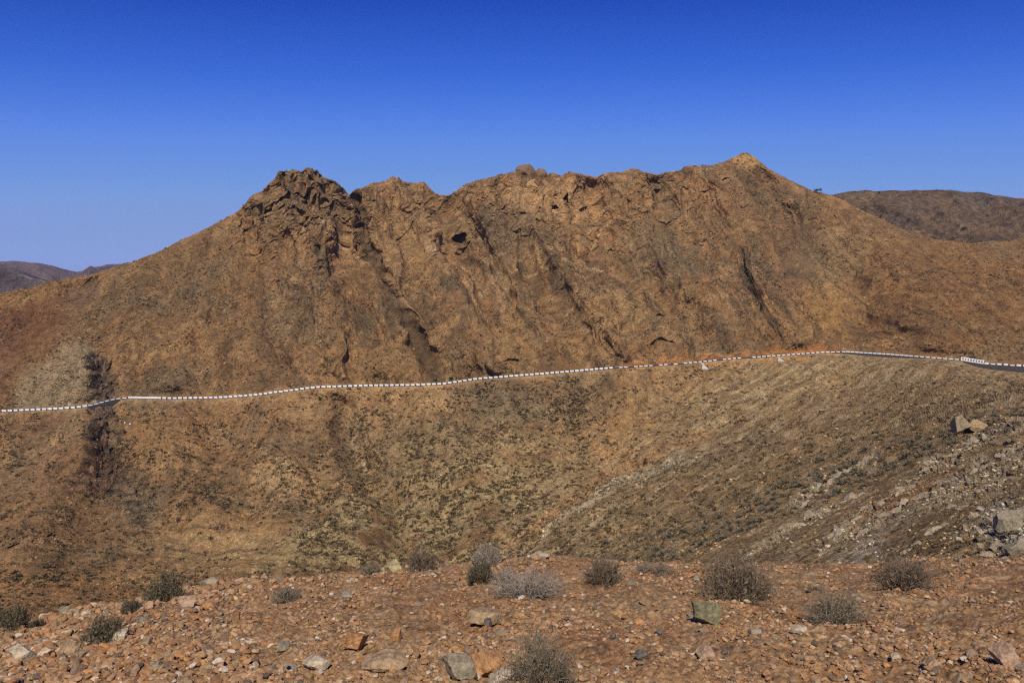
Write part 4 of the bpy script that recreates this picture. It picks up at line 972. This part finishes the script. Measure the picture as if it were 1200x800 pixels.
for k, (x, y, h_, lab) in enumerate([(1030, 227, 3.2, 'dot-like tree high on the hill behind the saddle'), (1015, 244, 3, 'small left tree on the hill behind the saddle'), (1032, 256, 3.4, 'small dark tree low on the hill behind the saddle'), (1064, 260, 4.4, 'biggest dark tree on the hill behind the saddle'), (1119, 238, 3.2, 'lone tree on the middle of the hill behind the saddle'), (1131, 271, 4.4, 'tree lowest on the hill just above the saddle'), (1087, 229, 2.6, 'tiny tree near the top of the hill behind the saddle')]):
    kx_, kz_ = ray(x, y); front = hillR[:97].reshape(-1, 3)
    q_ = np.argmin((front[:, 0] / front[:, 1] - kx_)**2 + (front[:, 2] / front[:, 1] - kz_)**2)
    tree(x, y, h_, lab, p=front[q_], seed=10 + k, wide=1.3)

# ------------------------------------------------------------------ the road with its parapet
xs = np.linspace(-85, 1285, 1400); ry = np.interp(xs, PX, road_y); rY = np.interp(xs, PX, road_Y)
A = P(xs, ry, rY)                                    # outer edge line
T = np.gradient(A, axis=0); T[:, 2] = 0; T /= np.linalg.norm(T, axis=1, keepdims=True)
Nr = np.stack([-T[:, 1], T[:, 0], 0 * T[:, 0]], -1)  # points away from the viewer (uphill)
Nr *= np.sign(Nr[:, 1:2])
def ribbon(name, d0, d1, z0, th, mat):
    a = A + Nr * d0; b = A + Nr * d1
    t = np.stack([a + (0, 0, z0 - th), a + (0, 0, z0), b + (0, 0, z0), b + (0, 0, z0 - th)], 0)
    n = len(xs); i_ = np.arange(n - 1)
    Fq = np.concatenate([np.stack([k * n + i_, k * n + i_ + 1, (k + 1) * n + i_ + 1, (k + 1) * n + i_], -1) for k in range(3)])
    return link(name, mesh_np(name, t.reshape(-1, 3), Fq, mat, None, False))
tag(ribbon('road', 1.1, 6.6, .12, .5, M_asph), 'narrow grey asphalt mountain road', 'road', kind='structure')
tag(ribbon('road_edge_line', 1.35, 1.5, .124, .02, M_white), 'white painted line along the road edge', 'road marking', kind='structure')
arc = np.concatenate([[0], np.cumsum(np.linalg.norm(np.diff(A, axis=0), axis=1))])
def at(s): return np.array([np.interp(s, arc, A[:, k]) for k in range(3)]), np.array([np.interp(s, arc, T[:, k]) for k in range(3)])
def s_of(px): return float(np.interp(px, xs, arc))
def wall_run(name, p0_, p1_, d0, d1, z0, z1, mat, label, cat, jit=0, kind=None, parent=None):
    s0_, s1_ = s_of(p0_), s_of(p1_); n = max(4, int((s1_ - s0_) / 1.2)); r = np.random.default_rng(abs(int(p0_)) + 5)
    R4 = []
    for k in range(n + 1):
        a, t = at(s0_ + (s1_ - s0_) * k / n); nr = np.array([-t[1], t[0], 0]); nr *= np.sign(nr[1])
        zz = z1 + r.uniform(-jit, jit); z00 = z0(k / n) if callable(z0) else z0
        R4.append([a + nr * d0 + (0, 0, z00), a + nr * d0 + (0, 0, zz), a + nr * d1 + (0, 0, zz), a + nr * d1 + (0, 0, z00)])
    R4 = np.array(R4); V = R4.reshape(-1, 3); i_ = np.arange(n)[:, None] * 4
    Fq = np.concatenate([i_ + np.array([k, (k + 1) % 4, 4 + (k + 1) % 4, 4 + k]) for k in range(4)] + [np.array([[0, 1, 2, 3], [4 * n + 3, 4 * n + 2, 4 * n + 1, 4 * n]])])
    o = link(name, mesh_np(name, V, Fq, mat, None, False), parent)
    if label: tag(o, label, cat, kind=kind)
    return o
# low dark masonry base under the white blocks
wall_run('stone_wall', -80, 1284, .35, .95, -.9, .30, M_wall, 'low dark masonry wall under the white blocks along the road', 'wall', .03)
wall_run('retaining_wall', 1129, 1284, -.55, .98, lambda t: -5.2, .22, M_wall, 'tall dark retaining wall holding the road at the right edge', 'retaining wall', .02)
wall_run('retaining_wall', 103, 140, -.55, .98, lambda t: -5.5, .22, M_wall, 'dark retaining wall carrying the road across the left ravine', 'retaining wall', .02)
wall_run('retaining_wall', 975, 1085, -.5, .98, lambda t: -2.2, .22, M_wall, 'shallow dark retaining wall on the bend where the road is highest', 'retaining wall', .02)
def block_mesh(L, W, H):
    b = .06; v = []
    for z, ins in ((0, 0), (H - b, 0), (H, b)):
        v += [(-L/2 + ins, -W/2 + ins, z), (L/2 - ins, -W/2 + ins, z), (L/2 - ins, W/2 - ins, z), (-L/2 + ins, W/2 - ins, z)]
    f = [(3, 2, 1, 0), (8, 9, 10, 11)]
    for l in (0, 4):
        for k in range(4): f.append((l + k, l + (k + 1) % 4, l + 4 + (k + 1) % 4, l + 4 + k))
    return mesh_np('parapet_block_shape', np.array(v, float), np.array(f), M_white, None, False)
bm_std, bm_low, bm_short = block_mesh(2.15, .5, .92), block_mesh(2.2, .5, .52), block_mesh(1.1, .5, .5)
s = s_of(-78); end = s_of(1280); cnt = 0
while s < end:
    pxc = float(np.interp(s, arc, xs))
    mesh_, step, grp = bm_std, 3.0, None
    if 150 < pxc < 184: step = 2.2; sec = 'on the unbroken stretch right of the left ravine'
    elif pxc < 104: sec = 'left of the ravine'
    elif pxc < 150: mesh_ = bm_low; sec = 'crossing the left ravine'
    elif pxc < 540: sec = 'between the left ravine and the pair of trees'
    elif pxc < 720: sec = 'climbing to the right of the pair of trees'
    elif pxc < 985:
        mesh_ = bm_low; step = 3.1; sec = 'below the red earth cutting'
        if random.random() < .12: s += step; continue
    elif pxc < 1062: mesh_ = bm_low; step = 2.45; sec = 'on the highest bend of the road'
    elif pxc < 1125:
        step = 3.0; mesh_ = bm_low; sec = 'between the highest bend and the bridge railing'
        if 1081 < pxc < 1087: s += step; continue
    elif pxc < 1153: s += step; continue
    else: mesh_ = bm_std if cnt % 3 else bm_low; step = 3.1; sec = 'over the tall retaining wall'
    if step > 2.5 and random.random() < .015: s += step; continue
    a, t = at(s); nr = np.array([-t[1], t[0], 0]); nr *= np.sign(nr[1])
    q_ = a + nr * .65
    o = link('parapet_block', mesh_); jitter = random.uniform(-.04, .04)
    o.location = (q_[0], q_[1], q_[2] + .30 + .004); o.rotation_euler = (random.uniform(-.02, .02), random.uniform(-.02, .02), math.atan2(t[1], t[0]) + jitter)
    sc = random.uniform(.9, 1.06); o.scale = (sc if step > 2.3 else 1.02, 1, random.uniform(.9, 1.06))
    tag(o, 'white painted parapet block in the row ' + sec, 'parapet block', 'white parapet blocks ' + sec); cnt += 1
    s += step
# bridge railing at the right: posts, rails
def boxv(cx, cy, cz, lx, ly, lz):
    return np.array([(cx + sx_ * lx / 2, cy + sy_ * ly / 2, cz + sz_ * lz / 2) for sz_ in (-1, 1) for sx_, sy_ in ((-1,-1),(1,-1),(1,1),(-1,1))]), np.array([(3,2,1,0),(4,5,6,7),(0,1,5,4),(1,2,6,5),(2,3,7,6),(3,0,4,7)])
def joined(name, boxes, mat, parent):
    VV = []; FF = []; o_ = 0
    for b in boxes:
        v, f = boxv(*b); VV.append(v); FF.append(f + o_); o_ += 8
    return link(name, mesh_np(name, np.concatenate(VV), np.concatenate(FF), mat, None, False), parent)
s0_, s1_ = s_of(1126.5), s_of(1152); a0, _ = at(s0_); a1, t1 = at(s1_); L = float(np.linalg.norm((a1 - a0)[:2]))
br = empty('bridge_railing', tuple(a0 + np.array([0, .0, .30]))); br.rotation_euler = (0, -math.atan2(a1[2] - a0[2], L), math.atan2(a1[1] - a0[1], a1[0] - a0[0]))
tag(br, 'white railing with posts and dark gaps above the tall retaining wall', 'railing')
nb = 8
for k in range(nb + 1): joined('post', [(L * k / nb, .6, .8, .6, .45, 1.6)], M_white, br)
joined('rail', [(L / 2, .6, 1.82, L + .6, .52, .44)], M_white, br)
joined('plinth', [(L / 2, .6, .2, L, .36, .4)], M_white, br)
# white culvert aprons spilling below the road
for px_, lab in ((823, 'left pale concrete drain chute below the road'), (912, 'right pale concrete drain chute below the road')):
    a, t = at(s_of(px_)); w0 = mount_pt(px_ + 2, np.interp(px_, xs, ry) + 7)
    d = w0 - a; v = []; 
    ch = empty('drain_chute', tuple(a)); tag(ch, lab, 'drain')
    d0 = np.array([0, -.2, -.3]); d1 = d + np.array([0, -.6, .5]); d2 = d * .5 + np.array([0, -.7, .5])
    V = []
    for q0, w_ in ((d0, .7), (d2, .7), (d1, 1.3)):
        V += [q0 + (-w_, 0, 0), q0 + (w_ + (1.6 if w_ > 1 else 0), 0, -.2 if w_ > 1 else 0), q0 + (w_, .6, -1.4), q0 + (-w_, .6, -1.4)]
    V = np.array(V); Fq = []
    for l in (0, 4):
        for k in range(4): Fq.append((l + k, l + (k + 1) % 4, l + 4 + (k + 1) % 4, l + 4 + k))
    Fq += [(3, 2, 1, 0), (8, 9, 10, 11)]
    link('apron', mesh_np('apron', V, np.array(Fq), M_conc, None, False), ch)
    joined('kerb', [(0, -.35, -.2, 1.3, .3, .5)], M_conc, ch)
# dark culvert mouth and kiosk-like hut by the railing
a, t = at(s_of(990)); cu = empty('culvert', tuple(a + np.array([0, -.2, 0]))); tag(cu, 'dark culvert opening under the highest bend of the road', 'culvert')
joined('mouth', [(0, -.1, -1.6, 1.0, .5, 2.4)], M_asph, cu); joined('jamb', [(-.75, -.15, -1.5, .4, .7, 2.8)], M_wall, cu); joined('jamb', [(.75, -.15, -1.5, .4, .7, 2.8)], M_wall, cu)
a, t = at(s_of(1140)); hb = mount_pt(1140, float(np.interp(1140, PX, in_y)) - 1); 
hu = empty('stone_hut', (hb[0], hb[1] + .5, hb[2])); tag(hu, 'small dark stone hut with flat roof behind the bridge railing', 'hut')
joined('wall', [(0, 0, .9, 2.6, 2, 2.4)], M_wall, hu); joined('roof', [(0, 0, 2.2, 3.0, 2.4, .2)], M_asph, hu)
for k, (x, y) in enumerate(((145, 494), (151.5, 493.5))):
    mboulder(x, y, 2.4, 2.2, M_white, ('left' if k == 0 else 'right') + ' of two small whitewashed stones below the road by the ravine', 90 + k)

# ------------------------------------------------------------------ air
def haze():
    m = bpy.data.materials.new('haze_air'); m.use_nodes = True; nt = m.node_tree; nt.nodes.clear()
    out = nt.nodes.new('ShaderNodeOutputMaterial'); v = nt.nodes.new('ShaderNodeVolumePrincipled')
    v.inputs['Color'].default_value = (.72, .82, 1, 1); v.inputs['Density'].default_value = HAZE; v.inputs['Anisotropy'].default_value = .2
    nt.links.new(v.outputs[0], out.inputs['Volume'])
    v_, f = boxv(0, 2400, 70, 9000, 6000, 666)
    o = link('haze', mesh_np('haze', v_, f, m, None, False)); tag(o, 'thin blue air over the land', 'haze', kind='stuff')
HAZE = 5e-5
haze()

# ------------------------------------------------------------------ light, sky, camera
EL, AZ = math.radians(48), math.radians(3)            # light travels towards azimuth AZ (clockwise from +Y)
sd = bpy.data.lights.new('sun', 'SUN'); sd.energy = 4.5; sd.angle = math.radians(.5); sd.color = (1, .95, .87)
so = bpy.data.objects.new('sun', sd); COL.objects.link(so)
so.rotation_euler = (math.radians(90) - EL, 0, -AZ)
W = bpy.data.worlds.new('World'); S.world = W; W.use_nodes = True; nt = W.node_tree
bg = nt.nodes['Background']; sk = nt.nodes.new('ShaderNodeTexSky'); sk.sky_type = 'NISHITA'; sk.sun_disc = False
sk.sun_elevation = EL; sk.sun_rotation = math.pi + AZ; sk.altitude = 400; sk.air_density = 1.0; sk.dust_density = .3; sk.ozone_density = 4.0
# clear polarised sky: tone the sky model's three channels
sc_ = nt.nodes.new('ShaderNodeVectorMath'); sc_.operation = 'SCALE'; sc_.inputs['Scale'].default_value = .1
nt.links.new(sk.outputs[0], sc_.inputs[0]); sp = nt.nodes.new('ShaderNodeSeparateXYZ'); nt.links.new(sc_.outputs[0], sp.inputs[0])
cbn = nt.nodes.new('ShaderNodeCombineXYZ')
for k_, st_ in enumerate(([(0,.003),(.12,.004),(.141,.005),(.195,.034),(.279,.115),(.45,.22),(1,.33)], [(0,.025),(.19,.036),(.242,.052),(.328,.135),(.451,.265),(.6,.35),(1,.43)], [(0,.13),(.35,.28),(.445,.43),(.552,.66),(.66,.80),(1,.70)])):
    r_ = ramp(nt, sp.outputs[k_], [(a, (b, b, b)) for a, b in st_]); nt.links.new(r_, cbn.inputs[k_])
s2_ = nt.nodes.new('ShaderNodeVectorMath'); s2_.operation = 'SCALE'; s2_.inputs['Scale'].default_value = 10
nt.links.new(cbn.outputs[0], s2_.inputs[0]); nt.links.new(s2_.outputs[0], bg.inputs[0]); bg.inputs[1].default_value = .1
cd = bpy.data.cameras.new('camera'); cd.sensor_width = 36; cd.lens = F / 1200 * 36; cd.clip_end = 60000; cd.clip_start = .05
co = bpy.data.objects.new('camera', cd); COL.objects.link(co); co.rotation_euler = (math.radians(90) - TH, 0, 0)
S.camera = co
S.view_settings.view_transform = 'Standard'; S.view_settings.look = 'None'; S.view_settings.exposure = 0; S.view_settings.gamma = 1
S.cycles.use_denoising = False; S.cycles.pixel_filter_type = 'BLACKMAN_HARRIS'; S.cycles.filter_width = 1.25
S.cycles.max_bounces = 4; S.cycles.volume_bounces = 0
